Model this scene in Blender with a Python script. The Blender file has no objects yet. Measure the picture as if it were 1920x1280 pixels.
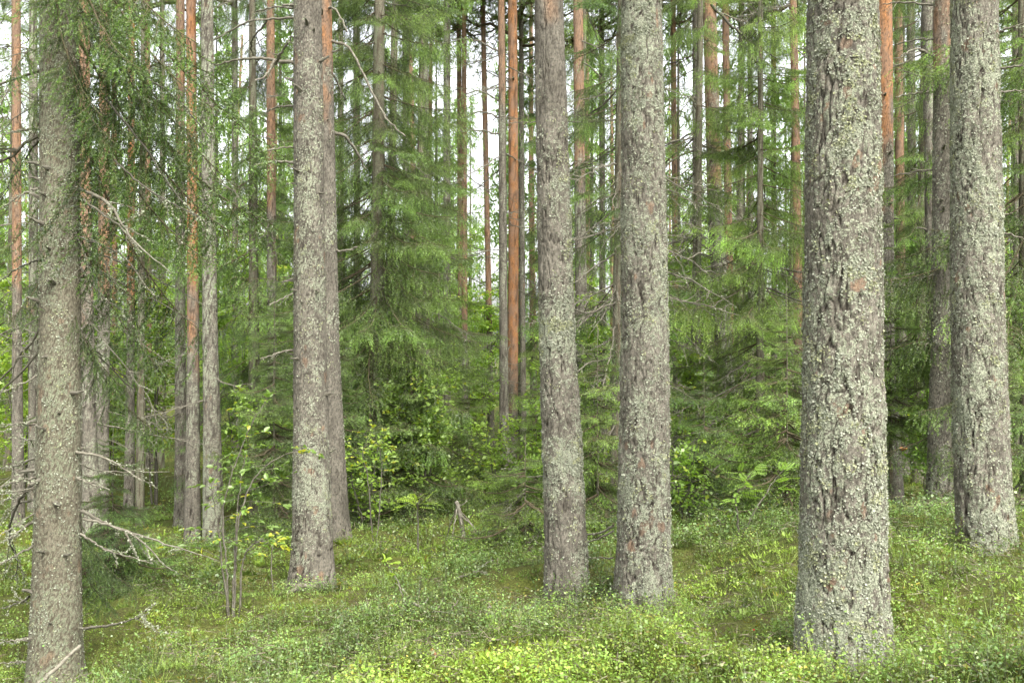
import bpy, math, random
import numpy as np
from mathutils import Matrix, Vector

R = math.radians
sc = bpy.context.scene
COL = sc.collection
FPX = 1867.0          # focal length in pixels of a 1920 px wide frame (35 mm on 36 mm)
CAMZ = 1.65

# ------------------------------------------------------------------ camera
cam_d = bpy.data.cameras.new('camera')
cam_d.lens = 35.0; cam_d.sensor_width = 36.0
cam_d.clip_start = 0.05; cam_d.clip_end = 800
cam = bpy.data.objects.new('camera', cam_d); COL.objects.link(cam)
cam.location = (0, 0, CAMZ); cam.rotation_euler = (R(90), 0, 0)
sc.camera = cam

# ------------------------------------------------------------------ world and sun
SUN_EL, SUN_AZ = R(52), R(155)      # azimuth measured from +Y towards +X: behind the camera, to the right
w = bpy.data.worlds.new('World'); sc.world = w; w.use_nodes = True
nt = w.node_tree
bg = nt.nodes['Background']
sky = nt.nodes.new('ShaderNodeTexSky'); sky.sky_type = 'NISHITA'; sky.sun_disc = False
sky.sun_elevation = SUN_EL; sky.sun_rotation = SUN_AZ; sky.air_density = 1.0; sky.dust_density = 4.0; sky.ozone_density = 1.0
hs = nt.nodes.new('ShaderNodeHueSaturation'); hs.inputs['Saturation'].default_value = 0.16
nt.links.new(sky.outputs[0], hs.inputs['Color'])
nt.links.new(hs.outputs[0], bg.inputs['Color']); bg.inputs['Strength'].default_value = 0.15
sd = bpy.data.lights.new('sun', 'SUN'); sd.energy = 1.4; sd.angle = R(25); sd.color = (1.0, 0.95, 0.86)
so = bpy.data.objects.new('sun', sd); COL.objects.link(so)
sdir = Vector((math.sin(SUN_AZ)*math.cos(SUN_EL), math.cos(SUN_AZ)*math.cos(SUN_EL), math.sin(SUN_EL)))
so.rotation_euler = sdir.to_track_quat('Z', 'Y').to_euler()
so.location = (0, 0, 40)

sc.view_settings.view_transform = 'Standard'; sc.view_settings.look = 'None'
sc.view_settings.gamma = 1.0; sc.view_settings.use_curve_mapping = False
sc.view_settings.exposure = 1.92
sc.render.engine = 'CYCLES'
cy = sc.cycles
cy.max_bounces = 8; cy.diffuse_bounces = 6; cy.glossy_bounces = 2; cy.transmission_bounces = 4; cy.transparent_max_bounces = 6
cy.use_denoising = True
cy.use_adaptive_sampling = True; cy.adaptive_threshold = 0.02

# ------------------------------------------------------------------ helpers
def P(px, py, D):
    """point at depth D that stands where the photograph shows pixel px, py"""
    return (D*(px-960)/FPX, D, CAMZ - D*(py-640)/FPX)

def h3(ix, iy, iz, s=0):
    n = (ix*374761393 + iy*668265263 + iz*2147483647 + s*1274126177) & 0xffffffff
    n = ((n ^ (n >> 13)) * 1274126177) & 0xffffffff
    n = ((n ^ (n >> 16)) * 2246822519) & 0xffffffff
    return ((n ^ (n >> 15)) & 0xffffff) / float(0xffffff)

def vnoise(p, s=0):
    i = np.floor(p).astype(np.int64); f = p - i; f = f*f*(3-2*f)
    r = 0
    for dx in (0, 1):
        wx = f[:, 0] if dx else 1-f[:, 0]
        for dy in (0, 1):
            wy = f[:, 1] if dy else 1-f[:, 1]
            for dz in (0, 1):
                wz = f[:, 2] if dz else 1-f[:, 2]
                r = r + wx*wy*wz*h3(i[:, 0]+dx, i[:, 1]+dy, i[:, 2]+dz, s)
    return r

def fbm(p, o=3, s=0):
    a, r, t = 1.0, 0, 0
    for k in range(o):
        r = r + a*vnoise(p*2.03**k, s+k*17); t += a; a *= .5
    return r/t

def worley(p, s=0):
    i = np.floor(p).astype(np.int64)
    n = len(p); f1 = np.full(n, 9.); f2 = np.full(n, 9.); idc = np.zeros(n)
    for dx in (-1, 0, 1):
        for dy in (-1, 0, 1):
            for dz in (-1, 0, 1):
                a, b, c = i[:, 0]+dx, i[:, 1]+dy, i[:, 2]+dz
                q = (p[:, 0]-a-h3(a, b, c, s+1))**2 + (p[:, 1]-b-h3(a, b, c, s+2))**2 + (p[:, 2]-c-h3(a, b, c, s+3))**2
                m = q < f1
                f2 = np.where(m, f1, np.minimum(f2, q)); f1 = np.where(m, q, f1)
                idc = np.where(m, h3(a, b, c, s+4), idc)
    return np.sqrt(f1), np.sqrt(f2), idc

def sstep(a, b, x):
    t = np.clip((x-a)/(b-a), 0, 1); return t*t*(3-2*t)

# ---- ground height
ANCH = []
def anchor(px, py, D):
    x, y, z = P(px, py, D); ANCH.append((x, y, z))
for a in ((104, 1310, 7.2), (585, 1098, 9.3), (630, 1020, 12.0), (1062, 1134, 7.9), (1207, 1126, 7.6), (1582, 1252, 5.26),
          (1848, 1006, 7.3), (1905, 1030, 7.0), (1780, 1012, 7.2), (1766, 986, 11.5), (1676, 970, 13.7), (360, 1020, 15.5), (400, 1005, 15.4), (242, 968, 18.7),
          (955, 905, 21.0), (705, 950, 15.5), (178, 1010, 14.0), (343, 990, 18.0), (1360, 945, 17.0), (1900, 960, 12.0),
          (860, 1020, 12.5), (430, 1150, 8.0), (960, 1290, 5.0), (1300, 1270, 5.0), (500, 1290, 5.8), (1900, 1290, 4.6)):
    anchor(*a)
ANCH += [(0, 0, 0), (4, 0, .1), (-4, 0, -.1), (3, 2.5, .05), (-3, 3, -.35), (-8, 7, -1.0), (9, 7, .3), (-9, 14, -1.3), (12, 16, -.9), (0, 2.5, 0.0)]
for yy in (26, 34, 45): ANCH += [(xx, yy, -1.55-.008*(yy-26)) for xx in (-30, -15, 0, 15, 30)]
ANCH = np.array(ANCH)
def gz(x, y, bumps=True):
    x = np.atleast_1d(np.asarray(x, float)); y = np.atleast_1d(np.asarray(y, float))
    sh = x.shape; x = x.ravel(); y = y.ravel()
    num = 0; den = 0
    for ax, ay, az in ANCH:
        wgt = 1/(((x-ax)**2 + (y-ay)**2) + .12)**1.6
        num = num + wgt*az; den = den + wgt
    z = num/den
    if bumps:
        p = np.stack([x, y, x*0], 1)
        d = np.hypot(x, y)
        z = z + (fbm(p*1.5, 3, 5)-.5)*.34 + (fbm(p*.35, 2, 9)-.5)*.25*sstep(8, 30, d)
    return z.reshape(sh)

# ---- mesh collector
class Geo:
    def __init__(s): s.v = []; s.t = []; s.c = []; s.m = []; s.n = 0
    def add(s, v, t, c=1.0, m=0):
        v = np.asarray(v, np.float32).reshape(-1, 3); t = np.asarray(t, np.int64).reshape(-1, 3)
        c = np.asarray(c, np.float32)
        if c.ndim == 0: c = np.full((len(v), 3), float(c), np.float32)
        elif c.ndim == 1 and len(c) == 3 and len(v) != 3: c = np.tile(c, (len(v), 1))
        elif c.ndim == 1: c = np.repeat(c[:, None], 3, 1)
        s.v.append(v); s.t.append(t+s.n); s.c.append(c); s.m.append(np.full(len(t), m, np.int32)); s.n += len(v)
    def arrays(s):
        return np.concatenate(s.v), np.concatenate(s.t), np.concatenate(s.c), np.concatenate(s.m)
    def mesh(s, name, mats, smooth=True):
        v, t, c, m = s.arrays()
        return make_mesh(name, v, t, c, m, mats, smooth)

def make_mesh(name, v, t, c, m, mats, smooth=True):
    me = bpy.data.meshes.new(name)
    me.vertices.add(len(v)); me.vertices.foreach_set('co', np.ascontiguousarray(v, np.float32).ravel())
    me.loops.add(len(t)*3); me.loops.foreach_set('vertex_index', np.ascontiguousarray(t, np.int32).ravel())
    me.polygons.add(len(t)); me.polygons.foreach_set('loop_start', np.arange(0, len(t)*3, 3, dtype=np.int32))
    me.polygons.foreach_set('loop_total', np.full(len(t), 3, np.int32))
    me.polygons.foreach_set('material_index', np.ascontiguousarray(m, np.int32))
    me.polygons.foreach_set('use_smooth', np.full(len(t), smooth))
    ca = me.color_attributes.new('tint', 'FLOAT_COLOR', 'POINT')
    c4 = np.ones((len(v), 4), np.float32); c4[:, :3] = c
    ca.data.foreach_set('color', c4.ravel())
    for x in mats: me.materials.append(x)
    me.update(); me.validate()
    return me

def link(name, me, parent=None, loc=(0, 0, 0), mat=None):
    o = bpy.data.objects.new(name, me); COL.objects.link(o)
    if parent: o.parent = parent
    if mat is not None: o.matrix_local = mat
    else: o.location = loc
    return o
def tag(o, label=None, cat=None, group=None, kind=None):
    if label: o['label'] = label
    if cat: o['category'] = cat
    if group: o['group'] = group
    if kind: o['kind'] = kind
    return o
def thing(name, loc, label, cat, group=None):
    o = bpy.data.objects.new(name, None); COL.objects.link(o); o.location = loc; o.empty_display_size = .2
    return tag(o, label, cat, group)

def tube(pts, rad, n=6, cap=True):
    pts = np.asarray(pts, float); rad = np.broadcast_to(np.asarray(rad, float), (len(pts),))
    d = np.gradient(pts, axis=0); d /= np.linalg.norm(d, axis=1)[:, None]+1e-9
    up = np.array([0, 0, 1.]) if abs(d[:, 2]).mean() < .8 else np.array([1., 0, 0])
    a = np.cross(d, up); a /= np.linalg.norm(a, axis=1)[:, None]+1e-9
    b = np.cross(d, a)
    th = np.arange(n)*2*np.pi/n
    v = pts[:, None, :] + rad[:, None, None]*(np.cos(th)[None, :, None]*a[:, None, :] + np.sin(th)[None, :, None]*b[:, None, :])
    k = len(pts); i = np.arange(k-1)[:, None]*n; j = np.arange(n)[None, :]; j2 = (j+1) % n
    q = np.stack([i+j, i+j2, i+n+j2, i+n+j], -1).reshape(-1, 4)
    t = np.concatenate([q[:, [0, 1, 2]], q[:, [0, 2, 3]]])
    v = v.reshape(-1, 3)
    if cap:
        v = np.concatenate([v, pts[-1:]]); e = len(v)-1
        jj = np.arange(n); t = np.concatenate([t, np.stack([(k-1)*n+jj, (k-1)*n+(jj+1) % n, np.full(n, e)], 1)])
    return v, t

def smoothpath(pts, n):
    """Catmull-Rom through the given points"""
    pts = np.asarray(pts, float)
    if len(pts) == 2: 
        u = np.linspace(0, 1, n)[:, None]; return pts[0]*(1-u)+pts[1]*u
    q = np.vstack([2*pts[0]-pts[1], pts, 2*pts[-1]-pts[-2]])
    u = np.linspace(0, len(pts)-1-1e-6, n); i = u.astype(int); f = (u-i)[:, None]
    a, b, c, d = q[i], q[i+1], q[i+2], q[i+3]
    return .5*((2*b)+(c-a)*f+(2*a-5*b+4*c-d)*f*f+(3*b-a-3*c+d)*f**3)

def norm(v): return v/(np.linalg.norm(v, axis=-1, keepdims=True)+1e-9)

# ------------------------------------------------------------------ materials
class NT:
    def __init__(s, name):
        s.m = bpy.data.materials.new(name); s.m.use_nodes = True; s.t = s.m.node_tree
        s.t.nodes.clear(); s.out = s.t.nodes.new('ShaderNodeOutputMaterial')
    def n(s, typ, ins=None, **kw):
        x = s.t.nodes.new(typ)
        for k, v in kw.items(): setattr(x, k, v)
        for k, v in (ins or {}).items():
            if isinstance(v, bpy.types.NodeSocket): s.t.links.new(v, x.inputs[k])
            else: x.inputs[k].default_value = v
        return x
    def mix(s, f, a, b, typ='MIX'):
        x = s.t.nodes.new('ShaderNodeMix'); x.data_type = 'RGBA'; x.blend_type = typ
        for idx, v in ((0, f), (6, a), (7, b)):
            if isinstance(v, bpy.types.NodeSocket): s.t.links.new(v, x.inputs[idx])
            else: x.inputs[idx].default_value = v if idx == 0 else (*v, 1)
        return x.outputs[2]
    def ramp(s, f, stops):
        x = s.t.nodes.new('ShaderNodeValToRGB'); s.t.links.new(f, x.inputs[0])
        el = x.color_ramp.elements
        while len(el) < len(stops): el.new(.5)
        for e, (p, c) in zip(el, stops): e.position = p; e.color = (*c, 1) if len(c) == 3 else c
        return x.outputs[0]
    def math(s, op, a, b=0.0):
        x = s.t.nodes.new('ShaderNodeMath'); x.operation = op
        for i, v in enumerate((a, b)):
            if isinstance(v, bpy.types.NodeSocket): s.t.links.new(v, x.inputs[i])
            else: x.inputs[i].default_value = v
        return x.outputs[0]

def foliage_mat(name, base, trans=.35, gloss=.06, var=.25):
    g = NT(name)
    at = g.n('ShaderNodeAttribute', attribute_name='tint').outputs['Color']
    oi = g.n('ShaderNodeObjectInfo')
    c = g.mix(1.0, at, base, 'MULTIPLY')
    c = g.mix(1.0, c, oi.outputs['Color'], 'MULTIPLY')
    rv = g.math('MULTIPLY_ADD', oi.outputs['Random'], var); g.t.nodes[-1].inputs[2].default_value = 1-var/2
    hsv = g.n('ShaderNodeHueSaturation', {'Color': c, 'Value': rv})
    c = hsv.outputs[0]
    d = g.n('ShaderNodeBsdfDiffuse', {'Color': c})
    tc = g.mix(1.0, c, (1.25, 1.3, .7), 'MULTIPLY')
    t = g.n('ShaderNodeBsdfTranslucent', {'Color': tc})
    m1 = g.n('ShaderNodeMixShader', {0: trans, 1: d.outputs[0], 2: t.outputs[0]})
    gl = g.n('ShaderNodeBsdfGlossy', {'Color': (1, 1, 1, 1), 'Roughness': .45})
    m2 = g.n('ShaderNodeMixShader', {0: gloss, 1: m1.outputs[0], 2: gl.outputs[0]})
    g.t.links.new(m2.outputs[0], g.out.inputs['Surface'])
    return g.m

def bark_mat(name, plate1, plate2, furrow, orange, lich1, lich2, scale=1.0):
    """tint.r = height of the bark surface, tint.g = share of orange flaking bark, tint.b = lichen cover"""
    g = NT(name)
    at = g.n('ShaderNodeAttribute', attribute_name='tint')
    sp = g.n('ShaderNodeSeparateColor', {0: at.outputs['Color']})
    tc = g.n('ShaderNodeTexCoord').outputs['Object']
    mp = g.n('ShaderNodeMapping', {'Vector': tc, 'Scale': (1, 1, .4)}).outputs[0]
    n1 = g.n('ShaderNodeTexNoise', {'Vector': mp, 'Scale': 9.0*scale, 'Detail': 4.0}).outputs['Fac']
    n2 = g.n('ShaderNodeTexNoise', {'Vector': mp, 'Scale': 70.0*scale, 'Detail': 5.0, 'Roughness': .7}).outputs['Fac']
    n3 = g.n('ShaderNodeTexNoise', {'Vector': tc, 'Scale': 60.0*scale, 'Detail': 6.0, 'Roughness': .8}).outputs['Fac']
    n4 = g.n('ShaderNodeTexNoise', {'Vector': tc, 'Scale': 6.0*scale, 'Detail': 3.0}).outputs['Fac']
    plate = g.mix(g.ramp(n1, [(.35, (0, 0, 0)), (.65, (1, 1, 1))]), plate1, plate2)
    plate = g.mix(g.ramp(n2, [(.42, (0, 0, 0)), (.62, (.8, .8, .8))]), plate, tuple(.45*x for x in plate1))
    vo = g.n('ShaderNodeTexVoronoi', {'Vector': mp, 'Scale': 30.0*scale, 'Randomness': 1.0})
    oc = g.mix(vo.outputs['Color'], orange, tuple(.62*x for x in orange))
    oc = g.mix(g.ramp(n2, [(.42, (0, 0, 0)), (.62, (.75, .75, .75))]), oc, (.16, .085, .05))
    oc = g.mix(g.ramp(n1, [(.42, (.6, .6, .6)), (.6, (0, 0, 0))]), oc, (.24, .17, .125))
    plate = g.mix(sp.outputs[1], plate, oc)
    fu = g.ramp(sp.outputs[0], [(.15, (1, 1, 1)), (.66, (0, 0, 0))])
    c = g.mix(fu, plate, furrow)
    n5 = g.n('ShaderNodeTexNoise', {'Vector': tc, 'Scale': 26.0*scale, 'Detail': 5.0, 'Roughness': .72, 'Distortion': .6}).outputs['Fac']
    n6 = g.n('ShaderNodeTexNoise', {'Vector': tc, 'Scale': 110.0*scale, 'Detail': 3.0, 'Roughness': .7}).outputs['Fac']
    lsum = g.math('ADD', n5, g.math('MULTIPLY', g.math('SUBTRACT', n4, .5), .25))
    lsum = g.math('ADD', lsum, g.math('MULTIPLY', g.math('SUBTRACT', n6, .5), .35))
    lsum = g.math('ADD', lsum, g.math('MULTIPLY', g.math('SUBTRACT', sp.outputs[2], .5), .30))
    lm = g.ramp(lsum, [(.52, (0, 0, 0)), (.58, (.9, .9, .9))])
    lc = g.mix(g.ramp(n3, [(.4, (0, 0, 0)), (.6, (1, 1, 1))]), lich1, lich2)
    lc = g.mix(g.ramp(n6, [(.42, (.95, .95, .95)), (.56, (0, 0, 0))]), lc, tuple(.42*x for x in lich1))
    lm2 = g.mix(1.0, lm, g.ramp(sp.outputs[2], [(.0, (0, 0, 0)), (.25, (1, 1, 1))]), 'MULTIPLY')
    lm2 = g.mix(1.0, lm2, g.ramp(sp.outputs[0], [(.45, (0, 0, 0)), (.8, (1, 1, 1))]), 'MULTIPLY')
    c = g.mix(lm2, c, lc)
    hgt = g.math('ADD', g.math('MULTIPLY', n2, .6), g.math('MULTIPLY', n3, .5))
    bp = g.n('ShaderNodeBump', {'Strength': 1.0, 'Distance': .028/scale, 'Height': hgt})
    b = g.n('ShaderNodeBsdfPrincipled', {'Base Color': c, 'Roughness': .92, 'Normal': bp.outputs[0]})
    b.inputs['Specular IOR Level'].default_value = .2
    g.t.links.new(b.outputs[0], g.out.inputs['Surface'])
    return g.m

def plain_mat(name, c1, c2, sc_=20., rough=.9, bump=.4, use_tint=True):
    g = NT(name)
    tc = g.n('ShaderNodeTexCoord').outputs['Object']
    n = g.n('ShaderNodeTexNoise', {'Vector': tc, 'Scale': sc_, 'Detail': 5.0, 'Roughness': .65}).outputs['Fac']
    c = g.mix(g.ramp(n, [(.35, (0, 0, 0)), (.65, (1, 1, 1))]), c1, c2)
    if use_tint:
        at = g.n('ShaderNodeAttribute', attribute_name='tint').outputs['Color']
        c = g.mix(1.0, c, at, 'MULTIPLY')
    bp = g.n('ShaderNodeBump', {'Strength': bump, 'Distance': .01, 'Height': n})
    b = g.n('ShaderNodeBsdfPrincipled', {'Base Color': c, 'Roughness': rough, 'Normal': bp.outputs[0]})
    b.inputs['Specular IOR Level'].default_value = .2
    g.t.links.new(b.outputs[0], g.out.inputs['Surface'])
    return g.m

M_PINE = bark_mat('pine_bark', (.145, .13, .103), (.245, .222, .178), (.026, .02, .015), (.50, .24, .10), (.33, .355, .25), (.44, .46, .335))
M_SPRUCE = bark_mat('spruce_bark', (.16, .142, .10), (.22, .20, .145), (.06, .05, .033), (.30, .17, .09), (.22, .245, .155), (.28, .305, .205), 1.6)
M_LICHEN = foliage_mat('lichen_lobes', (.295, .315, .23), .12, .02, .0)
M_TWIG = plain_mat('grey_dead_wood', (.085, .072, .054), (.19, .18, .14), 25.)
M_TWIGD = plain_mat('brown_twig_wood', (.055, .045, .025), (.11, .09, .055), 30.)
M_NEEDLE = foliage_mat('spruce_needles', (.150, .235, .058), .42, .05, .5)
M_PNEEDLE = foliage_mat('pine_needles', (.16, .23, .07), .35, .04, .3)
M_LEAF = foliage_mat('birch_leaves', (.19, .285, .065), .5, .04, .3)
M_BILB = foliage_mat('bilberry_leaves', (.175, .265, .08), .42, .04, .0)
M_MOSSY = foliage_mat('moss_tufts', (.21, .30, .07), .3, .01, .0)

# ground sheet
g = NT('forest_floor')
tc = g.n('ShaderNodeTexCoord').outputs['Object']
na = g.n('ShaderNodeTexNoise', {'Vector': tc, 'Scale': .9, 'Detail': 4.0}).outputs['Fac']
nb = g.n('ShaderNodeTexNoise', {'Vector': tc, 'Scale': 60.0, 'Detail': 6.0, 'Roughness': .8}).outputs['Fac']
nc = g.n('ShaderNodeTexNoise', {'Vector': tc, 'Scale': 7.0, 'Detail': 5.0, 'Roughness': .7}).outputs['Fac']
c = g.ramp(na, [(.32, (.08, .11, .025)), (.5, (.13, .16, .035)), (.66, (.20, .22, .045))])
c = g.mix(g.ramp(nc, [(.42, (0, 0, 0)), (.68, (.8, .8, .8))]), c, (.10, .075, .04))
c = g.mix(g.ramp(nb, [(.35, (.8, .8, .8)), (.6, (0, 0, 0))]), c, (.03, .035, .012))
bp = g.n('ShaderNodeBump', {'Strength': 1.0, 'Distance': .03, 'Height': nb})
b = g.n('ShaderNodeBsdfPrincipled', {'Base Color': c, 'Roughness': .95, 'Normal': bp.outputs[0]})
b.inputs['Specular IOR Level'].default_value = .1
g.t.links.new(b.outputs[0], g.out.inputs['Surface'])
M_GROUND = g.m

# ------------------------------------------------------------------ ground
def axis(lo, hi, flo, fhi, fine, coarse):
    a = list(np.arange(flo, fhi+1e-6, fine)); s, x = fine, fhi
    while x < hi: s = min(s*1.25, coarse); x += s; a.append(x)
    s, x = fine, flo
    while x > lo: s = min(s*1.25, coarse); x -= s; a.insert(0, x)
    return np.array(a)
gx = axis(-160, 160, -8, 8, .14, 8); gy = axis(-20, 300, 3.5, 16, .14, 8)
X, Y = np.meshgrid(gx, gy); Z = gz(X, Y)
nx, ny = len(gx), len(gy)
i = (np.arange(ny-1)[:, None]*nx + np.arange(nx-1)[None, :]).ravel()
T = np.concatenate([np.stack([i, i+1, i+nx+1], 1), np.stack([i, i+nx+1, i+nx], 1)])
me = make_mesh('forest_ground', np.stack([X, Y, Z], -1).reshape(-1, 3), T, np.ones((nx*ny, 3)), np.zeros(len(T)), [M_GROUND])
tag(link('ground', me), kind='structure')

# ------------------------------------------------------------------ trunks
def trunk_profile(pts, zg, H):
    """pts: rows x, y, z, r from the base up; returns f(z) -> centre x, centre y, radius"""
    p = np.array(sorted(pts, key=lambda q: q[2]))
    z = p[:, 2]
    top = zg+H
    sl = (p[-1, :2]-p[0, :2])/(z[-1]-z[0])
    rt = max(.03, p[-1, 3]*.35)
    p = np.vstack([[p[0, 0], p[0, 1], zg-.4, p[0, 3]], p, [p[-1, 0]+sl[0]*(top-z[-1])*.4, p[-1, 1], top, rt]])
    p = p[np.argsort(p[:, 2])]
    def f(q): 
        x = [np.interp(q, p[:, 2], p[:, k]) for k in (0, 1, 3)]
        return x
    return f

def trunk(pts, zg, H, ztop_fine, nth, dz, style, seed, orange=(99, 99), lich=.5, lichtop=99, amp=1.0, flare=.22, key_bright=False):
    f = trunk_profile(pts, zg, H)
    zz = [np.arange(zg-.25, ztop_fine, dz)]
    z = ztop_fine; s = dz*3; ex = []
    while z < zg+H: s = min(s*1.3, .9); z += s; ex.append(min(z, zg+H))
    zz = np.concatenate([zz[0], ex])
    cx, cy_, r = f(zz)
    k = np.ones(9)/9
    def sm(a):  # soften the kinks of the profile
        return np.convolve(np.pad(a, 4, 'edge'), k, 'valid') if len(a) > 40 else a
    cx, cy_, r = sm(cx), sm(cy_), sm(r)
    th = np.arange(nth)*2*np.pi/nth
    ZZ, TH = np.meshgrid(zz, th, indexing='ij')
    hh = np.clip(ZZ-zg, -.3, None)
    rng = np.random.default_rng(seed); ph = rng.uniform(0, 6.28, 4)
    RR = r[:, None]*(1 + flare*np.exp(-np.maximum(hh, 0)/.16)*(1+.35*np.cos(5*TH+ph[0])+.25*np.cos(3*TH+ph[1]))
                     + .018*np.cos(2*TH+ph[2]+ZZ*.5)+.012*np.cos(3*TH+ph[3]-ZZ*.9))
    Q = np.stack([np.cos(TH)*r[:, None], np.sin(TH)*r[:, None], ZZ], -1).reshape(-1, 3) + seed*3.7
    wv = np.stack([fbm(Q*9, 2, 1), fbm(Q*9, 2, 2), fbm(Q*7, 2, 3)], 1)-.5
    if style == 'plate':
        lw = np.stack([fbm(Q*np.array([5, 5, 3.5]), 2, 31), fbm(Q*np.array([5, 5, 3.5]), 2, 32), fbm(Q*4, 2, 33)], 1)-.5
        m1 = fbm(Q*np.array([25, 25, 4.6])+lw*2.2+wv*.5, 2, seed); m2 = fbm(Q*np.array([44, 44, 11])+lw*3+wv*.8, 2, seed+3)
        wdv = .035+.05*fbm(Q*np.array([6, 6, 3]), 2, seed+8)
        e1 = np.clip(np.abs(m1-.5)/wdv, 0, 1)**.8; e3 = sstep(0, .07, np.abs(m2-.5)); i1 = fbm(Q*np.array([22, 22, 9]), 2, seed+4)
        S2 = np.array([1/.013, 1/.013, 1/.020]); a2, b2, i2 = worley(Q*S2+wv*2.5, seed+9)
        e2 = sstep(.0, .35, b2-a2)
        big = fbm(Q*np.array([14, 14, 5]), 3, seed)
        d = amp*(.016*e1*(.45+1.0*i1) + .0045*e3 + .0038*e2*(.2+1.3*i2) + .014*(big-.5))
        rough = sstep(zg+6.5, zg+1.5, ZZ.ravel())*.65+.35
        d = d*rough
        fur = e1*.62+e3*.28+e2*.10
    elif style == 'smooth':
        S2 = np.array([1/.022, 1/.022, 1/.05]); a2, b2, i2 = worley(Q*S2+wv*2., seed+9)
        e2 = sstep(.0, .3, b2-a2)
        big = fbm(Q*np.array([10, 10, 3]), 3, seed)
        low = sstep(zg+2.2, zg, ZZ.ravel())
        m1 = fbm(Q*np.array([22, 22, 4])+wv*1.2, 2, seed); e1 = np.clip(np.abs(m1-.5)/.06, 0, 1); i1 = big
        d = amp*(.003*e2*(.3+i2)+.008*(big-.5)+.010*low*e1*(.5+.9*i1)+.003*e1)
        fur = (.35+.65*e2)*(1-low)+low*(.7*e1+.3*e2)
    else:  # spruce scales
        S2 = np.array([1/.016, 1/.016, 1/.022]); a2, b2, i2 = worley(Q*S2+wv*1.5, seed+9)
        e2 = sstep(.0, .35, b2-a2)
        big = fbm(Q*np.array([8, 8, 5]), 3, seed)
        d = amp*(.0055*e2*(.2+i2)+.007*(big-.5)); fur = .3+.7*e2
    d = d.reshape(RR.shape)
    RR = RR + d - d.mean() - .002*amp
    v = np.stack([cx[:, None]+RR*np.cos(TH), cy_[:, None]+RR*np.sin(TH), ZZ], -1).reshape(-1, 3)
    # orange share rises between the two heights, broken up by noise
    on = fbm(Q*np.array([5, 5, 2.2]), 3, seed+3)
    o0, o1 = orange
    og = (1.0 if seed in (9, 8, 3) or key_bright else .62)*sstep(-.25, .25, (ZZ.ravel()-zg-(o0+o1)/2)/max(o1-o0, .1)*1.0 + (on-.5)*1.3) if o0 < 90 else sstep(.715, .76, fbm(Q*np.array([13, 13, 8]), 3, seed+3)+.06*(fbm(Q*60, 2, 5)-.5))*.35
    ln = fbm(Q*np.array([3.2, 3.2, 2.0]), 3, seed+5)
    lg = np.clip(lich + (ln-.5)*1.5 - .8*og - sstep(lichtop-1.5, lichtop+1.5, ZZ.ravel()-zg)*.45, 0, 1)
    c = np.stack([np.clip(fur, 0, 1), np.clip(og, 0, 1), lg], 1)
    n = nth; K = len(zz); i = np.arange(K-1)[:, None]*n; j = np.arange(n)[None, :]; j2 = (j+1) % n
    q = np.stack([i+j, i+j2, i+n+j2, i+n+j], -1).reshape(-1, 4)
    t = np.concatenate([q[:, [0, 1, 2]], q[:, [0, 2, 3]]])
    top = np.array([[cx[-1], cy_[-1], zz[-1]]]); v = np.concatenate([v, top]); c = np.vstack([c, c[-1:]])
    jj = np.arange(n); t = np.concatenate([t, np.stack([(K-1)*n+jj, (K-1)*n+(jj+1) % n, np.full(n, len(v)-1)], 1)])
    info = dict(v=v, c=c, TH=TH.ravel(), nth=n, K=K, zz=zz, f=f, zg=zg)
    return v, t, c, info

def lichen_mesh(info, N, size, seed, ztop, facing=True, thr=.45):
    """small cupped lobes clustered on the bark plates"""
    rng = np.random.default_rng(seed)
    nv = info['nth']*info['K']; v = info['v'][:nv]; c = info['c'][:nv]
    ok = v[:, 2] < ztop
    wgt = np.where(ok, np.clip(c[:, 2]-.15, 0, 1)**1.4*(.15+c[:, 0])*(1-c[:, 1]*.8), 0)
    Q = v*np.array([11, 11, 11])+seed
    wgt = wgt*(.02+sstep(thr+.02, thr+.12, fbm(Q*1.6, 3, seed+77)))
    dzv = np.gradient(info['zz']); wgt = wgt*np.repeat(dzv, info['nth'])
    ids = rng.choice(nv, N, p=wgt/wgt.sum())
    th = info['TH'][ids]
    nrm = np.stack([np.cos(th), np.sin(th), np.zeros(N)], 1)
    pos = v[ids] + rng.normal(0, .006, (N, 3))*np.array([1, 1, 1.5])
    pos -= nrm*(np.sum((pos-v[ids])*nrm, 1)[:, None]+.001) 
    tl = norm(nrm + rng.normal(0, .5, (N, 3)) + np.array([0, 0, .15]))
    a = norm(np.cross(tl, rng.normal(size=(N, 3)))); b = np.cross(tl, a)
    s = size*rng.uniform(.4, 1.0, N)*1.45
    k = 4
    ang = np.arange(k)*2*np.pi/k
    rr = s[:, None]*rng.uniform(.55, 1.25, (N, k))
    ring = pos[:, None]+nrm[:, None]*.003 + rr[..., None]*(np.cos(ang)[None, :, None]*a[:, None]+np.sin(ang)[None, :, None]*b[:, None]) + tl[:, None]*(s[:, None]*rng.uniform(-.1, .35, (N, k)))[..., None]
    V = np.concatenate([(pos+nrm*.002)[:, None], ring], 1).reshape(-1, 3)
    base = np.arange(N)[:, None]*(k+1)
    T = np.stack([np.repeat(base, k, 1), base+1+np.arange(k)[None], base+1+(np.arange(k)[None]+1) % k], -1).reshape(-1, 3)
    hue = rng.uniform(0, 1, N); val = rng.uniform(.62, 1.1, N)
    yl = (fbm(v[ids]*14+9, 2, seed) > .60)*rng.uniform(.1, .7, N)
    col = np.stack([val*(1+.04*hue+.10*yl), val*(1+.08*yl), val*(1+.06*hue-.40*yl)], 1)
    C = np.repeat(col, k+1, 0)
    return V, T, C

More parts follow.
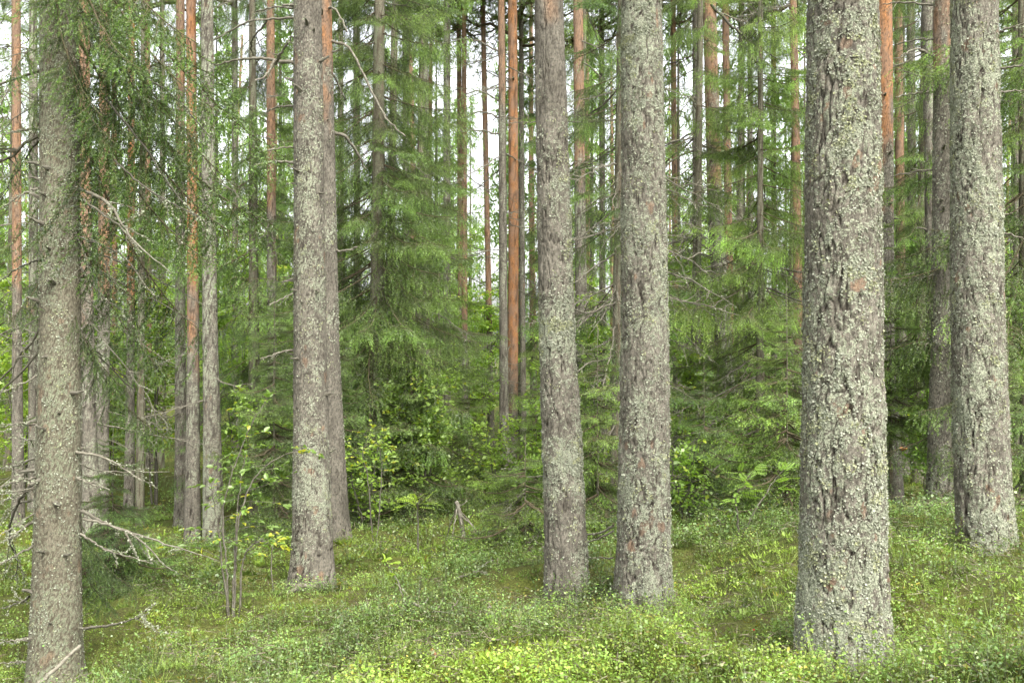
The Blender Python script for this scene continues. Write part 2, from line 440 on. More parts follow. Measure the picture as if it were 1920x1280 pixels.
def lobes(pos, N, size, rng, spread):
    """free lobes round given points (for twigs)"""
    ids = rng.integers(0, len(pos), N)
    p = pos[ids]+rng.normal(0, spread, (N, 3))
    tl = norm(rng.normal(size=(N, 3))); a = norm(np.cross(tl, rng.normal(size=(N, 3)))); b = np.cross(tl, a)
    s = size*rng.uniform(.5, 1.4, N)
    V = np.stack([p-a*s[:, None], p+b*s[:, None]*.8, p+a*s[:, None], p-b*s[:, None]*.6+tl*s[:, None]*.5], 1).reshape(-1, 3)
    base = np.arange(N)*4
    T = np.concatenate([np.stack([base, base+1, base+2], 1), np.stack([base, base+2, base+3], 1)])
    C = np.repeat(rng.uniform(.65, 1.1, N)[:, None]*np.array([1, 1, .95]), 4, 0)
    return V, T, C

# ------------------------------------------------------------------ branch prototypes (meshes shared by the copies)
def needles(p0, p1, per_m, ln, wd, rng, colf=1.0, droop=0.0):
    """single-triangle needles along segments p0->p1"""
    L = np.linalg.norm(p1-p0, axis=1); cnt = np.maximum(1, (L*per_m+rng.random(len(L))).astype(int))
    ids = np.repeat(np.arange(len(L)), cnt); n = len(ids)
    u = rng.random(n)[:, None]; p = p0[ids]*(1-u)+p1[ids]*u
    ax = norm(p1-p0)[ids]
    per = norm(np.cross(ax, rng.normal(size=(n, 3))))
    d = norm(ax*rng.uniform(.5, 1.1, (n, 1))+per + np.array([0, 0, .12-droop]))
    sd_ = norm(np.cross(d, rng.normal(size=(n, 3))))
    l = ln*rng.uniform(.7, 1.25, (n, 1))
    V = np.stack([p-sd_*wd*.5, p+sd_*wd*.5, p+d*l], 1).reshape(-1, 3)
    T = np.arange(n*3).reshape(-1, 3)
    c = rng.uniform(.75, 1.2, n)*np.broadcast_to(colf, (len(L),))[ids]
    C = np.repeat(np.stack([c*rng.uniform(.88, 1.12, n), c, c*.95], 1), 3, 0)
    return V, T, C

def spruce_branch(seed, hang=.5, nper=150, L=2.0, sec=.075, bare=.18, nl=.027, nw=.0068, tw=.09):
    """living spruce branch along +X: main axis, side twigs in a fan, curtains of hanging twigs, needles"""
    rng = np.random.default_rng(seed); G = Geo()
    t = np.linspace(0, 1, 16)
    main = np.stack([t*L, .10*L*np.sin(t*2.2+rng.uniform(0, 6))*t, L*(-.30*t+.22*t*t*t)], 1)
    main[:, 1] += np.cumsum(rng.normal(0, .008, 16))
    v, f = tube(main, np.linspace(.013, .003, 16), 5); G.add(v, f, 1, 0)
    seg0, seg1, cf = [], [], []
    st = []
    n2 = int(L*(1-bare)/sec)
    for k in range(n2):
        u = bare+(1-bare)*(k+rng.random()*.5)/n2
        for sgn in (-1, 1):
            if rng.random() < .12 or (k//3+seed) % 5 == 0 and rng.random() < .6: continue
            ln = (.34*L*(1-u)**.7+.10)*rng.uniform(.65, 1.15)
            p = np.array([np.interp(u, t, main[:, q]) for q in range(3)])
            a = R(rng.uniform(42, 68)); m = max(4, int(ln/.07))
            s = np.linspace(0, 1, m)
            hg = hang*rng.uniform(.5, 1.3)
            q = p + np.stack([ln*s*math.cos(a), sgn*ln*s*math.sin(a)*(1-.25*hg*s), -hg*ln*s**1.6*.9], 1)
            q[1:] += rng.normal(0, .008, (m-1, 3))
            st.append((q, .0035, .0015))
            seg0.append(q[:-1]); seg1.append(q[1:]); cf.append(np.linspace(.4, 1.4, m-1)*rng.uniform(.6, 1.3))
            # third order twigs
            n3 = int(ln/.045)
            for j in range(n3):
                uu = .12+.86*(j+rng.random())/n3
                pp = np.array([np.interp(uu, s, q[:, z]) for z in range(3)])
                l3 = tw*rng.uniform(.5, 1.7)*(1.25-.6*uu)
                dirr = norm(np.array([math.cos(a)+rng.uniform(-.6, .9), sgn*math.sin(a)*rng.uniform(-.4, 1.0), -hang*rng.uniform(.2, 1.9)]))
                e = pp+dirr*l3; e2 = e+norm(dirr+np.array([0, 0, -hang]))*l3*.8
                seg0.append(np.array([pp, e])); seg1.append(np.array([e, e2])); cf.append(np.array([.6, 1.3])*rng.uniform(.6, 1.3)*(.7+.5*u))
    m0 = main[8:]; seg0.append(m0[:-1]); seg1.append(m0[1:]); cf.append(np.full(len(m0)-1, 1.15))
    for q, r0, r1 in st:
        v, f = tube(q, np.linspace(r0, r1, len(q)), 3, False); G.add(v, f, 1, 0)
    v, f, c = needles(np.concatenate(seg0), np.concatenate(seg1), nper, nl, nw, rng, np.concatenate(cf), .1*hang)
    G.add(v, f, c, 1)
    return G.mesh('spruce_branch', [M_TWIGD, M_NEEDLE], False)

def dead_branch(seed, L=1.2, sub=7, lich=160, curve=.25):
    rng = np.random.default_rng(seed); G = Geo()
    t = np.linspace(0, 1, 12)
    main = np.stack([t*L, np.cumsum(rng.normal(0, .014, 12))*L, L*(-curve*t+rng.uniform(-.1, .3)*t*t)+np.cumsum(rng.normal(0, .010, 12))], 1)
    main[0] = 0
    v, f = tube(main, np.linspace(.011, .0025, 12), 5); G.add(v, f, rng.uniform(.8, 1.1), 0)
    pool = [main]
    for k in range(sub):
        u = rng.uniform(.15, .95); p = np.array([np.interp(u, t, main[:, q]) for q in range(3)])
        ln = L*rng.uniform(.12, .45)*(1.1-u*.6); a = R(rng.uniform(25, 70))*rng.choice([-1, 1])
        s = np.linspace(0, 1, 6); q = p+np.stack([ln*s*math.cos(a), ln*s*math.sin(a), -ln*s*s*rng.uniform(-.2, .7)], 1)
        q[1:] += rng.normal(0, .012, (5, 3))
        v, f = tube(q, np.linspace(.0045, .0015, 6), 3, False); G.add(v, f, rng.uniform(.8, 1.15), 0); pool.append(q)
        for z in range(2):
            uu = rng.integers(1, 5); e = q[uu]+norm(rng.normal(size=3)+np.array([.8, 0, -.3]))*ln*.35
            v, f = tube(np.array([q[uu], (q[uu]+e)/2+rng.normal(0, .01, 3), e]), np.array([.0025, .002, .001]), 3, False); G.add(v, f, 1, 0)
    pp = np.concatenate([smoothpath(q, 30) for q in pool])
    v, f, c = lobes(pp, lich, .006, rng, .003); G.add(v, f, c, 1)
    return G.mesh('dead_branch', [M_TWIG, M_LICHEN], False)

def pine_branch(seed, L=2.0):
    rng = np.random.default_rng(seed); G = Geo()
    t = np.linspace(0, 1, 10)
    main = np.stack([t*L, np.cumsum(rng.normal(0, .05, 10)), L*.12*t*t+np.cumsum(rng.normal(0, .04, 10))], 1); main[0] = 0
    v, f = tube(main, np.linspace(.03, .008, 10), 5); G.add(v, f, 1, 0)
    for k in range(26):
        u = rng.uniform(.3, 1); p = np.array([np.interp(u, t, main[:, q]) for q in range(3)])
        e = p+norm(rng.normal(size=3)*np.array([1, 1, .5])+np.array([.7, 0, .35]))*rng.uniform(.2, .6)
        v, f = tube(np.array([p, (p+e)/2+rng.normal(0, .03, 3), e]), np.array([.008, .006, .004]), 3, False); G.add(v, f, 1, 0)
        for z in range(3):
            c0 = e+rng.normal(0, .10, 3); c1 = c0+norm(e-p)*.12
            v, f, c = needles(c0[None], c1[None], 420, .055, .004, rng); G.add(v, f, c, 1)
    return G.mesh('pine_branch', [M_TWIGD, M_PNEEDLE], False)

SP = [spruce_branch(11+k, hang=h, nper=n, tw=tw) for k, (h, n, tw) in enumerate(((.75, 125, .12), (.45, 130, .10), (1.3, 110, .16), (.3, 130, .09), (.9, 85, .13)))]
NS = [spruce_branch(61+k, hang=h, nper=260, sec=.085, tw=.10, nl=.020, nw=.0048) for k, h in enumerate((.3, .45, .6))]
YSP = [spruce_branch(31+k, hang=.22, nper=150, L=1.0, sec=.06, bare=.08, nl=.021, nw=.0055, tw=.07) for k in range(3)]
DB = [dead_branch(51+k, sub=6+2*k) for k in range(5)]
PB = [pine_branch(71+k) for k in range(3)]
for s_ in (DB, SP, YSP, PB): pass

def orient(root, tip, roll=0.0, L=2.0, sq=1.0):
    root = Vector(root); d = Vector(tip)-root; s = d.length/L
    x = d.normalized(); y = Vector((0, 0, 1)).cross(x); y.normalize(); z = x.cross(y)
    m = Matrix((x, y, z)).transposed().to_4x4()
    return Matrix.Translation(root) @ m @ Matrix.Rotation(roll, 4, 'X') @ Matrix.Diagonal((s, s*sq, s*sq, 1))

def put_branch(parent, org, root, tip, me, L=2.0, roll=0, color=None, sq=1.0, name='branch'):
    m = orient(Vector(root)-Vector(org), Vector(tip)-Vector(org), roll, L, sq)
    o = bpy.data.objects.new(name, me); COL.objects.link(o); o.parent = parent; o.matrix_local = m
    if color: o.color = (*color, 1)
    return o

def poly_branch(parent, org, pix, D, w0, rng, w1=2.0, sub=2, lich=80, dd=.25, dark=False):
    """a bare branch through pixel points of the photograph, at its own depth; w0, w1 widths in photo px"""
    k = len(pix); ds = D+np.linspace(0, rng.uniform(-dd, dd), k)
    pts = np.array([P(a, b_, d) for (a, b_), d in zip(pix, ds)])-np.array(org)
    n = 6+4*k; q = smoothpath(pts, n); q[1:-1] += rng.normal(0, .0035, (n-2, 3))*D/7
    G = Geo(); r = np.linspace(w0, w1, n)/2*D/FPX
    v, f = tube(q, r*rng.uniform(.85, 1.15, n), 6); G.add(v, f, .55 if dark else rng.uniform(.9, 1.15), 0)
    ln = np.linalg.norm(q[-1]-q[0]); pool = [q]
    for s in range(sub):
        i = rng.integers(n//4, n-2); dr = norm(q[i+1]-q[i]+rng.normal(0, .5, 3)*np.linalg.norm(q[i+1]-q[i])*np.array([1, 1, 1]))
        e = q[i]+dr*ln*rng.uniform(.12, .35)+np.array([0, 0, -.05*ln])
        qq = smoothpath([q[i], (q[i]+e)/2+rng.normal(0, .015, 3), e], 7)
        v, f = tube(qq, np.linspace(r[i]*.55, .0012, 7), 4); G.add(v, f, .6 if dark else 1, 0); pool.append(qq)
    if lich:
        pp = np.concatenate([smoothpath(z, 50) for z in pool]); v, f, c = lobes(pp, int(lich*max(ln, .4)*1.6), .0065, rng, float(r[0])*.6); G.add(v, f, c, 1)
    return link('branch', G.mesh('bare_branch', [M_TWIG, M_LICHEN]), parent)

# ------------------------------------------------------------------ trees whose trunks the photograph shows
TREES = {}
def tree(key, name, label, cat, group, D, cols, base_py, style, H, nth, dz, seed, mat, orange=(99, 99), lich=.5, lichtop=99,
         lobes_n=0, lobe=.009, amp=1.0, flare=.2, dead=0, deadlen=(.4, 1.1), deadz=(0, 99), crown=False):
    """cols: rows (py, centre px, width px) read off the photograph"""
    pts = []
    for py, cx, wd in cols:
        x, y, z = P(cx, py, D); pts.append((x, y, z, wd*D/FPX/2))
    xb, yb, _ = pts[-1][0], D, 0
    zg = float(gz(xb, yb)[0])
    if base_py is not None: 
        zb = P(0, base_py, D)[2]
        zg = min(zg, zb+.05)
    org = (xb, D, zg)
    ztop = P(0, 0, D)[2]+.4
    v, t, c, info = trunk(pts, zg, H, min(ztop, zg+H-1), nth, dz, style, seed, orange, lich, lichtop, amp, flare, key in ('M6', 'L9', 'L5'))
    root = thing(name, org, label, cat, group)
    o = np.array(org)
    me = make_mesh('trunk', v-o, t, c, np.zeros(len(t)), [mat])
    link('trunk', me, root)
    if lobes_n:
        V, T_, C = lichen_mesh(info, lobes_n, lobe, seed, ztop)
        lo = link('lichen', make_mesh('bark_lichen', V-o, T_, C, np.zeros(len(T_)), [M_LICHEN], False), root); lo['kind'] = 'stuff'
    rng = np.random.default_rng(seed+500)
    f = info['f']
    for k in range(dead):
        z = rng.uniform(max(zg+.8, zg+deadz[0]), min(ztop+.5, zg+deadz[1]))
        cx, cyy, r = [float(q) for q in f(z)]
        a = rng.uniform(0, 6.283)
        L_ = rng.uniform(*deadlen)
        d = np.array([math.cos(a), math.sin(a), rng.uniform(-.35, .15)])
        rt = np.array([cx, cyy, z])+d*np.array([1, 1, 0])*r*.8
        put_branch(root, org, rt, rt+d*L_, DB[rng.integers(5)], 1.2, rng.uniform(-.6, .6))
    if crown:
        top = zg+H
        for k in range(26):
            z = rng.uniform(top-6.5, top-.3); cx, cyy, r = [float(q) for q in f(z)]
            a = k*2.4; L_ = .7+2.2*min(1, (top-z)/3.5)*rng.uniform(.6, 1.1)
            d = np.array([math.cos(a), math.sin(a), rng.uniform(-.1, .4)])
            put_branch(root, org, (cx, cyy, z), np.array([cx, cyy, z])+d*L_, PB[k % 3], 2.0, rng.uniform(0, 6), sq=1.3)
    TREES[key] = (root, org, info, rng)
    return root

PG, SG = 'pine trees of the forest', 'spruce trees of the forest'
# --- foreground
tree('N1', 'spruce_tree', 'grey scaly spruce trunk at the far left with bare lichened branches sticking out both sides', 'tree', SG, 7.2,
     [(-300, 111, 60), (0, 111, 68), (640, 112, 75), (1000, 107, 84), (1280, 103, 96)], 1310, 'spruce', 17, 110, .016, 1, M_SPRUCE, lich=.62, lobes_n=8000, lobe=.0055, amp=.9, flare=.25)
tree('N2', 'pine_tree', 'front one of two overlapping trunks left of centre, smooth grey brown pine', 'tree', PG, 9.3,
     [(-300, 574, 46), (0, 577, 53), (640, 581, 61), (1000, 585, 70), (1095, 586, 78)], 1098, 'smooth', 19, 110, .017, 2, M_PINE, lich=.36, lobes_n=5000, lobe=.0068, amp=1.1, flare=.22)
tree('N3', 'pine_tree', 'reddish upper trunk half hidden behind the smooth grey brown pine left of centre', 'tree', PG, 12.0,
     [(-300, 598, 40), (0, 600, 43), (640, 614, 44), (940, 628, 46), (1015, 632, 52)], 1022, 'smooth', 19, 90, .022, 3, M_PINE, orange=(5.0, 7.5), lich=.36, lobes_n=2500, lobe=.010, flare=.12)
tree('N4', 'pine_tree', 'leaning lichen-crusted pine trunk, thinner one of the central pair', 'tree', PG, 7.9,
     [(-300, 1022, 52), (0, 1029, 57), (640, 1045, 66), (1000, 1060, 75), (1135, 1063, 82)], 1137, 'plate', 18, 140, .0165, 4, M_PINE, orange=(4.3, 6.5), lich=.52, lichtop=3.4, lobes_n=14000, lobe=.0068, flare=.10)
tree('N5', 'pine_tree', 'thick straight pine trunk of the central pair, covered in pale lichen', 'tree', PG, 7.6,
     [(-300, 1199, 72), (0, 1203, 77), (640, 1209, 89), (1000, 1207, 99), (1125, 1205, 108)], 1128, 'plate', 19, 150, .0155, 5, M_PINE, lich=.66, lobes_n=20000, lobe=.0068, flare=.10)
tree('N6', 'pine_tree', 'nearest and thickest pine trunk, right of centre, with flaky plates and yellowish lichen', 'tree', PG, 5.26,
     [(-300, 1581, 124), (0, 1581, 132), (640, 1579, 143), (1000, 1580, 156), (1250, 1581, 172)], 1256, 'plate', 20, 220, .0105, 6, M_PINE, lich=.58, lobes_n=30000, lobe=.0062, amp=1.0, flare=.08)
tree('N7', 'pine_tree', 'thick rough-barked pine trunk on the mossy mound near the right edge', 'tree', PG, 7.3,
     [(-300, 1824, 76), (0, 1827, 83), (640, 1834, 92), (900, 1842, 98), (1022, 1850, 104)], 1016, 'plate', 19, 150, .015, 7, M_PINE, lich=.6, lobes_n=15000, lobe=.0068, flare=.04)
tree('N8', 'pine_tree', 'slim reddish brown pine standing directly left of the rough pine on the mound', 'tree', PG, 11.5,
     [(-300, 1771, 34), (0, 1770, 38), (640, 1768, 42), (985, 1765, 54)], 988, 'smooth', 18, 80, .022, 8, M_PINE, orange=(4.2, 7.5), lich=.4, lobes_n=2500, lobe=.010, flare=.15)
tree('N9', 'pine_tree', 'slim pine seen just right of the nearest trunk, orange above and grey below', 'tree', PG, 13.7,
     [(-300, 1658, 26), (0, 1658, 29), (640, 1661, 32), (970, 1676, 40)], 972, 'smooth', 18, 64, .03, 9, M_PINE, orange=(4.0, 6.5), lich=.42, lobes_n=1500, lobe=.011, dead=4)
# --- middle distance: (key, D, cols, base, orange span, lich, dead, H, label)
mid = [
 ('L1', 17.0, [(0, 30, 16), (640, 32, 18), (950, 34, 22)], None, (2.2, 5.5), .3, 6, 'slender orange pine at the very left edge beyond the scaly spruce'),
 ('L2', 19.0, [(0, 62, 15), (640, 63, 18), (950, 64, 22)], None, (99, 99), .5, 8, 'faint grey trunk between the left-edge orange pine and the scaly spruce'),
 ('L3', 14.0, [(0, 157, 20), (400, 160, 23), (750, 166, 26), (1005, 172, 33)], 1008, (2.6, 5.0), .35, 6, 'reddish pine with lichened base directly behind the scaly spruce on its right side'),
 ('L4', 15.8, [(0, 197, 19), (640, 194, 23), (950, 188, 30)], None, (2.5, 5.5), .4, 7, 'dark reddish pine, second trunk to the right of the scaly spruce'),
 ('L5', 18.7, [(0, 247, 12), (640, 245, 15), (965, 242, 20)], 968, (2.8, 5.0), .2, 7, 'thin orange-brown pine with dark grey foot standing alone on the bilberry slope'),
 ('L6', 24.0, [(0, 276, 10), (640, 279, 12), (940, 281, 14)], None, (1.5, 4.0), .1, 7, 'very thin pale orange pine far back between the left trunks'),
 ('L8', 18.0, [(0, 338, 16), (640, 338, 20), (985, 342, 28)], 990, (5.5, 9.0), .5, 4, 'greyer trunk close beside the orange pine, left one of three in a row'),
 ('L9', 15.5, [(0, 358, 18), (640, 362, 23), (1018, 361, 29)], 1020, (2.2, 4.6), .35, 5, 'bright orange pine, middle one of three trunks in a row left of centre'),
 ('L10', 15.4, [(0, 388, 23), (640, 394, 28), (1003, 401, 38)], 1005, (99, 99), .62, 5, 'pale grey lichened pine, right one of three trunks in a row left of centre'),
 ('L11', 16.5, [(0, 507, 15), (640, 510, 19), (950, 512, 23)], None, (4.0, 7.0), .3, 6, 'dark brown trunk with reddish top rising out of hanging spruce boughs'),
 ('M2', 23.0, [(0, 838, 13), (640, 838, 15), (920, 838, 18)], None, (99, 99), .5, 10, 'straight grey trunk behind the big spruce, left of the sky gap'),
 ('M3', 27.0, [(0, 860, 9), (640, 864, 11), (900, 868, 13)], None, (3.0, 6.0), .2, 8, 'thin pale reddish pine just right of the straight grey trunk'),
 ('M4', 25.0, [(0, 905, 9), (640, 918, 12), (900, 922, 15)], None, (2.5, 5.0), .1, 9, 'thin reddish pine crossing the bright sky gap in the centre'),
 ('M5', 20.5, [(0, 940, 13), (640, 944, 16), (898, 946, 20)], 900, (6.0, 10.0), .35, 12, 'dark grey-brown trunk touching the brightest orange pine on its left'),
 ('M6', 21.0, [(0, 961, 17), (400, 963, 20), (640, 962, 21), (903, 956, 27)], 905, (1.2, 3.0), .2, 7, 'brightest orange pine of all, in the centre of the wood'),
 ('M7', 26.0, [(0, 977, 9), (640, 980, 11), (900, 982, 13)], None, (99, 99), .4, 5, 'thin grey trunk peeping out right behind the brightest orange pine'),
 ('M8', 17.0, [(0, 1084, 19), (640, 1090, 23), (950, 1094, 28)], None, (4.6, 8.0), .5, 6, 'flaking pink and grey pine behind, between the central lichen pair'),
 ('M9', 22.0, [(0, 797, 13), (640, 798, 15), (900, 799, 17)], None, (99, 99), .5, 6, 'pale grey trunk standing among leafy bushes, right of the big spruce'),
 ('M10', 24.0, [(0, 870, 9), (640, 871, 12), (900, 872, 14)], None, (2.0, 5.0), .3, 4, 'faint brown trunk far back behind the leafy bushes'),
 ('R1', 16.3, [(0, 1330, 25), (400, 1341, 29), (700, 1360, 34), (940, 1364, 38)], None, (4.2, 7.5), .55, 10, 'grey-footed pine with pinkish top leaning slightly, beside a spruce thicket'),
 ('R2', 22.0, [(0, 1360, 13), (430, 1366, 15), (900, 1372, 18)], None, (1.5, 4.0), .1, 9, 'slim pale orange pine paired with the leaning grey-footed pine'),
 ('R3', 27.0, [(0, 1262, 10), (640, 1267, 12), (900, 1270, 14)], None, (2.0, 5.0), .2, 12, 'thin faded orange pine beside the right edge of the thick central trunk'),
 ('R4', 24.0, [(0, 1303, 10), (640, 1305, 13), (900, 1306, 15)], None, (99, 99), .5, 10, 'thin grey trunk half way between the thick central trunk and the leaning pine'),
 ('R5', 26.0, [(0, 1406, 9), (640, 1408, 11), (900, 1408, 13)], None, (99, 99), .4, 12, 'thin dark grey trunk in front of bright sky, right of the pale orange pine'),
 ('R6', 20.0, [(0, 1487, 14), (340, 1494, 16), (900, 1500, 20)], None, (1.5, 4.0), .1, 10, 'orange pine close to the left side of the nearest thick trunk'),
 ('R7', 19.0, [(0, 1684, 15), (640, 1690, 18), (920, 1694, 22)], None, (3.0, 6.0), .3, 8, 'reddish thin pine second behind the nearest thick trunk on its right'),
 ('R8', 15.0, [(0, 1741, 25), (640, 1752, 28), (950, 1756, 34)], None, (99, 99), .35, 8, 'smooth grey trunk merging with the slim reddish pine near the mound'),
 ('R9', 21.0, [(0, 1708, 14), (640, 1711, 18), (900, 1713, 23)], 905, (99, 99), .25, 4, 'dark low trunk in the shade right of the nearest thick pine'),
 ('R10', 25.0, [(0, 1905, 12), (640, 1908, 15), (900, 1910, 18)], None, (99, 99), .3, 8, 'dim trunk in the dark spruces at the right edge'),
 ('R11', 29.0, [(0, 1450, 9), (640, 1452, 11), (900, 1453, 13)], None, (3.0, 6.0), .2, 8, 'hair-thin far pine between the sky gaps left of the nearest trunk'),
 ('L7', 28.0, [(0, 214, 9), (640, 215, 11), (900, 216, 13)], None, (.5, 2.5), .1, 5, 'short-looking bright orange pine piece far behind the second reddish pine'),
 ('L12', 26.0, [(0, 440, 11), (640, 441, 13), (900, 442, 16)], None, (99, 99), .4, 8, 'thin grey trunk in the leafy gap right of the pale grey lichened pine'),
 ('L13', 30.0, [(0, 304, 9), (640, 305, 11), (900, 306, 13)], None, (99, 99), .4, 8, 'thin grey far trunk in the leafy gap left of the row of three'),
 ('M11', 28.0, [(0, 1128, 10), (640, 1130, 13), (900, 1131, 15)], None, (99, 99), .3, 8, 'thin dim trunk tucked between the flaking pine and the thick central trunk'),
 ('M12', 23.0, [(0, 760, 12), (640, 762, 15), (900, 763, 18)], None, (99, 99), .4, 5, 'dim grey trunk inside the big spruce boughs'),
 ('M13', 24.0, [(0, 668, 12), (640, 670, 14), (900, 671, 17)], None, (99, 99), .3, 6, 'dim trunk just right of the overlapping pair, veiled by spruce'),
]
for n_, (key, D, cols, base, orng, li, dd_, label) in enumerate(mid):
    near = D < 19
    tree(key, 'pine_tree', label, 'tree', PG, D, cols, base, 'smooth', 17.0+(n_*7 % 5)*.5, 32 if near else 18, .07 if near else .16, 20+n_, M_PINE,
         orange=orng, lich=li, dead=dd_*2, deadlen=(.5, 1.7), deadz=(1.5, 14), flare=.2, crown=D > 19)

# --- broken-off branch stubs and knots
def stub_mesh(seed):
    rng = np.random.default_rng(seed); G = Geo(); L = .055+.05*rng.random()
    q = np.array([[-.03, 0, 0], [0, 0, 0], [L*.5, .004, .008], [L, .0, .02]]); v, f = tube(q, [.024, .017, .010, .007], 7); v += rng.normal(0, .0018, v.shape); G.add(v, f, .75, 0)
    v, f, c = lobes(q[1:], 14, .007, rng, .010); G.add(v, f, c*.9, 1)
    return G.mesh('branch_stub', [M_TWIG, M_LICHEN], False)
STUB = [stub_mesh(k) for k in range(5)]
rng = np.random.default_rng(17)
for kk, nn, zl, zh in (('N1', 26, .4, 4.3), ('N2', 18, 1.3, 5.5), ('N3', 12, 2, 6.5), ('N8', 14, 1.5, 6), ('N9', 8, 1.5, 6), ('L3', 8, 1, 6), ('L4', 8, 1, 6), ('L9', 8, 2, 7), ('R8', 8, 1.5, 7), ('M6', 6, 3, 9), ('R1', 6, 3, 8)):
    root, org, info, _ = TREES[kk]
    for k in range(nn):
        z = org[2]+rng.uniform(zl, zh); cx, cyy, r = [float(q) for q in info['f'](z)]; a = rng.uniform(math.pi*.95, math.pi*2.05)
        d = np.array([math.cos(a), math.sin(a), rng.uniform(-.1, .4)]); rt = np.array([cx+r*.96*math.cos(a), cyy+r*.96*math.sin(a), z])
        put_branch(root, org, rt, rt+d*rng.uniform(.6, 1.3), STUB[k % 5], 1.0, rng.uniform(0, 6), name='branch_stub')

# --- hand placed bare branches
rng = np.random.default_rng(7)
r_, o_, _, _ = TREES['N1']
for pix, w0, dark in [
    ([(75, 240), (40, 244), (0, 252)], 7, 0), ([(76, 255), (40, 310), (0, 372)], 6, 1), ([(76, 350), (35, 368), (0, 392)], 6, 0),
    ([(145, 350), (205, 385), (250, 450), (320, 512)], 9, 0), ([(148, 370), (225, 425), (262, 470)], 6, 0), ([(148, 443), (230, 480), (292, 562)], 5, 0),
    ([(150, 487), (200, 520), (250, 560)], 4, 1), ([(150, 500), (190, 555), (245, 590)], 5, 1), ([(76, 485), (40, 500), (0, 528)], 5, 1),
    ([(198, 185), (270, 275), (335, 370), (402, 432)], 6, 1), ([(215, 300), (265, 345), (310, 375), (372, 405)], 5, 1), ([(140, 20), (240, 120), (330, 185), (395, 260)], 6, 1),
    ([(72, 797), (40, 794), (0, 800)], 6, 0), ([(70, 825), (45, 823), (22, 818)], 4, 0), ([(70, 857), (30, 872), (0, 878)], 6, 0), ([(68, 895), (35, 901), (0, 912)], 6, 0),
    ([(66, 912), (30, 922), (0, 926)], 5, 0), ([(66, 915), (30, 928), (0, 944)], 5, 0), ([(70, 935), (30, 947), (0, 978)], 6, 0), ([(68, 960), (28, 985), (0, 1003)], 4, 0),
    ([(68, 972), (30, 1000), (0, 1018)], 7, 0), ([(66, 1022), (28, 1042), (0, 1058)], 5, 0), ([(62, 905), (35, 940), (18, 985), (17, 1012), (30, 1042), (32, 1070), (20, 1084)], 7, 1),
    ([(142, 847), (185, 855), (220, 870), (268, 903)], 8, 0), ([(145, 895), (165, 905), (206, 918)], 7, 0), ([(148, 870), (200, 884), (318, 884)], 3, 0),
    ([(152, 956), (200, 982), (255, 1000), (330, 1025), (412, 1052)], 9, 0), ([(155, 972), (210, 985), (262, 1012), (310, 1060), (336, 1076)], 6, 0), ([(150, 1000), (200, 1030), (284, 1056)], 6, 0),
    ([(150, 1177), (200, 1173), (245, 1162), (277, 1150)], 7, 0), ([(55, 1118), (28, 1133), (0, 1140)], 6, 0), ([(52, 1240), (25, 1241), (0, 1243)], 5, 0), ([(55, 1195), (28, 1200), (0, 1204)], 6, 0),
    ([(76, 700), (35, 722), (0, 738)], 5, 0), ([(76, 560), (40, 600), (10, 640)], 4, 1), ([(148, 640), (190, 665), (235, 690)], 4, 0)]:
    poly_branch(r_, o_, pix, 7.15, w0*.85, rng, 1.5, 4, 150, .9, bool(dark))
r_, o_, _, _ = TREES['N2']
for pix, w0 in [([(552, 118), (510, 112), (460, 110), (405, 122)], 9), ([(516, 120), (530, 95), (548, 68)], 7), ([(552, 306), (515, 303), (470, 313)], 7),
                ([(552, 16), (520, 13), (480, 22)], 5), ([(552, 34), (470, 40), (400, 76)], 5), ([(552, 655), (520, 662), (488, 673)], 5), ([(552, 198), (520, 201), (500, 210)], 4),
                ([(552, 275), (525, 278), (502, 282)], 3), ([(552, 548), (530, 560), (505, 572)], 3), ([(500, 40), (470, 80), (478, 108)], 4), ([(515, 112), (500, 140), (478, 152)], 5)]:
    poly_branch(r_, o_, pix, 9.3, w0, rng, 2.5, 3, 60, .6)
r_, o_, _, _ = TREES['N3']
for pix, w0 in [([(612, 76), (655, 92), (700, 178), (727, 225), (760, 256)], 6), ([(606, 118), (625, 140), (648, 188)], 7), ([(612, 243), (645, 255), (668, 283), (686, 318)], 8),
                ([(612, 14), (632, 20), (650, 60)], 5), ([(615, 465), (642, 471), (670, 463)], 5), ([(615, 230), (622, 245), (618, 262)], 5), ([(618, 515), (628, 540), (612, 565)], 3), ([(612, 0), (660, -20), (720, -10)], 5)]:
    poly_branch(r_, o_, pix, 12.0, w0, rng, 2.5, 2, 50, .7)
r_, o_, _, _ = TREES['N8']
for pix, w0 in [([(1760, 10), (1700, 5), (1655, 8)], 5), ([(1752, 73), (1715, 76), (1680, 82)], 4), ([(1752, 106), (1720, 92), (1690, 105)], 6), ([(1755, 148), (1715, 140), (1685, 130)], 4),
                ([(1750, 318), (1710, 322), (1670, 332)], 4), ([(1750, 172), (1715, 175), (1680, 182)], 4), ([(1750, 515), (1720, 525), (1690, 545)], 3)]:
    poly_branch(r_, o_, pix, 11.5, w0, rng, 2, 2, 40, .5)
r_, o_, _, _ = TREES['N7']
for pix, w0 in [([(1868, 66), (1895, 52), (1935, 40)], 5), ([(1868, 128), (1900, 126), (1940, 120)], 6), ([(1868, 176), (1900, 170), (1940, 172)], 5), ([(1872, 434), (1900, 442), (1940, 455)], 5), ([(1875, 395), (1885, 402), (1896, 400)], 6)]:
    poly_branch(r_, o_, pix, 7.3, w0, rng, 2, 2, 80, .4)
r_, o_, _, _ = TREES['R1']
for pix, w0 in [([(1333, 8), (1380, 55), (1410, 80), (1460, 112)], 6), ([(1330, 75), (1290, 105), (1255, 120)], 4), ([(1335, 240), (1385, 250), (1430, 245)], 4)]:
    poly_branch(r_, o_, pix, 16.2, w0, rng, 2, 4, 20, .8, True)
r_, o_, _, _ = TREES['M5']
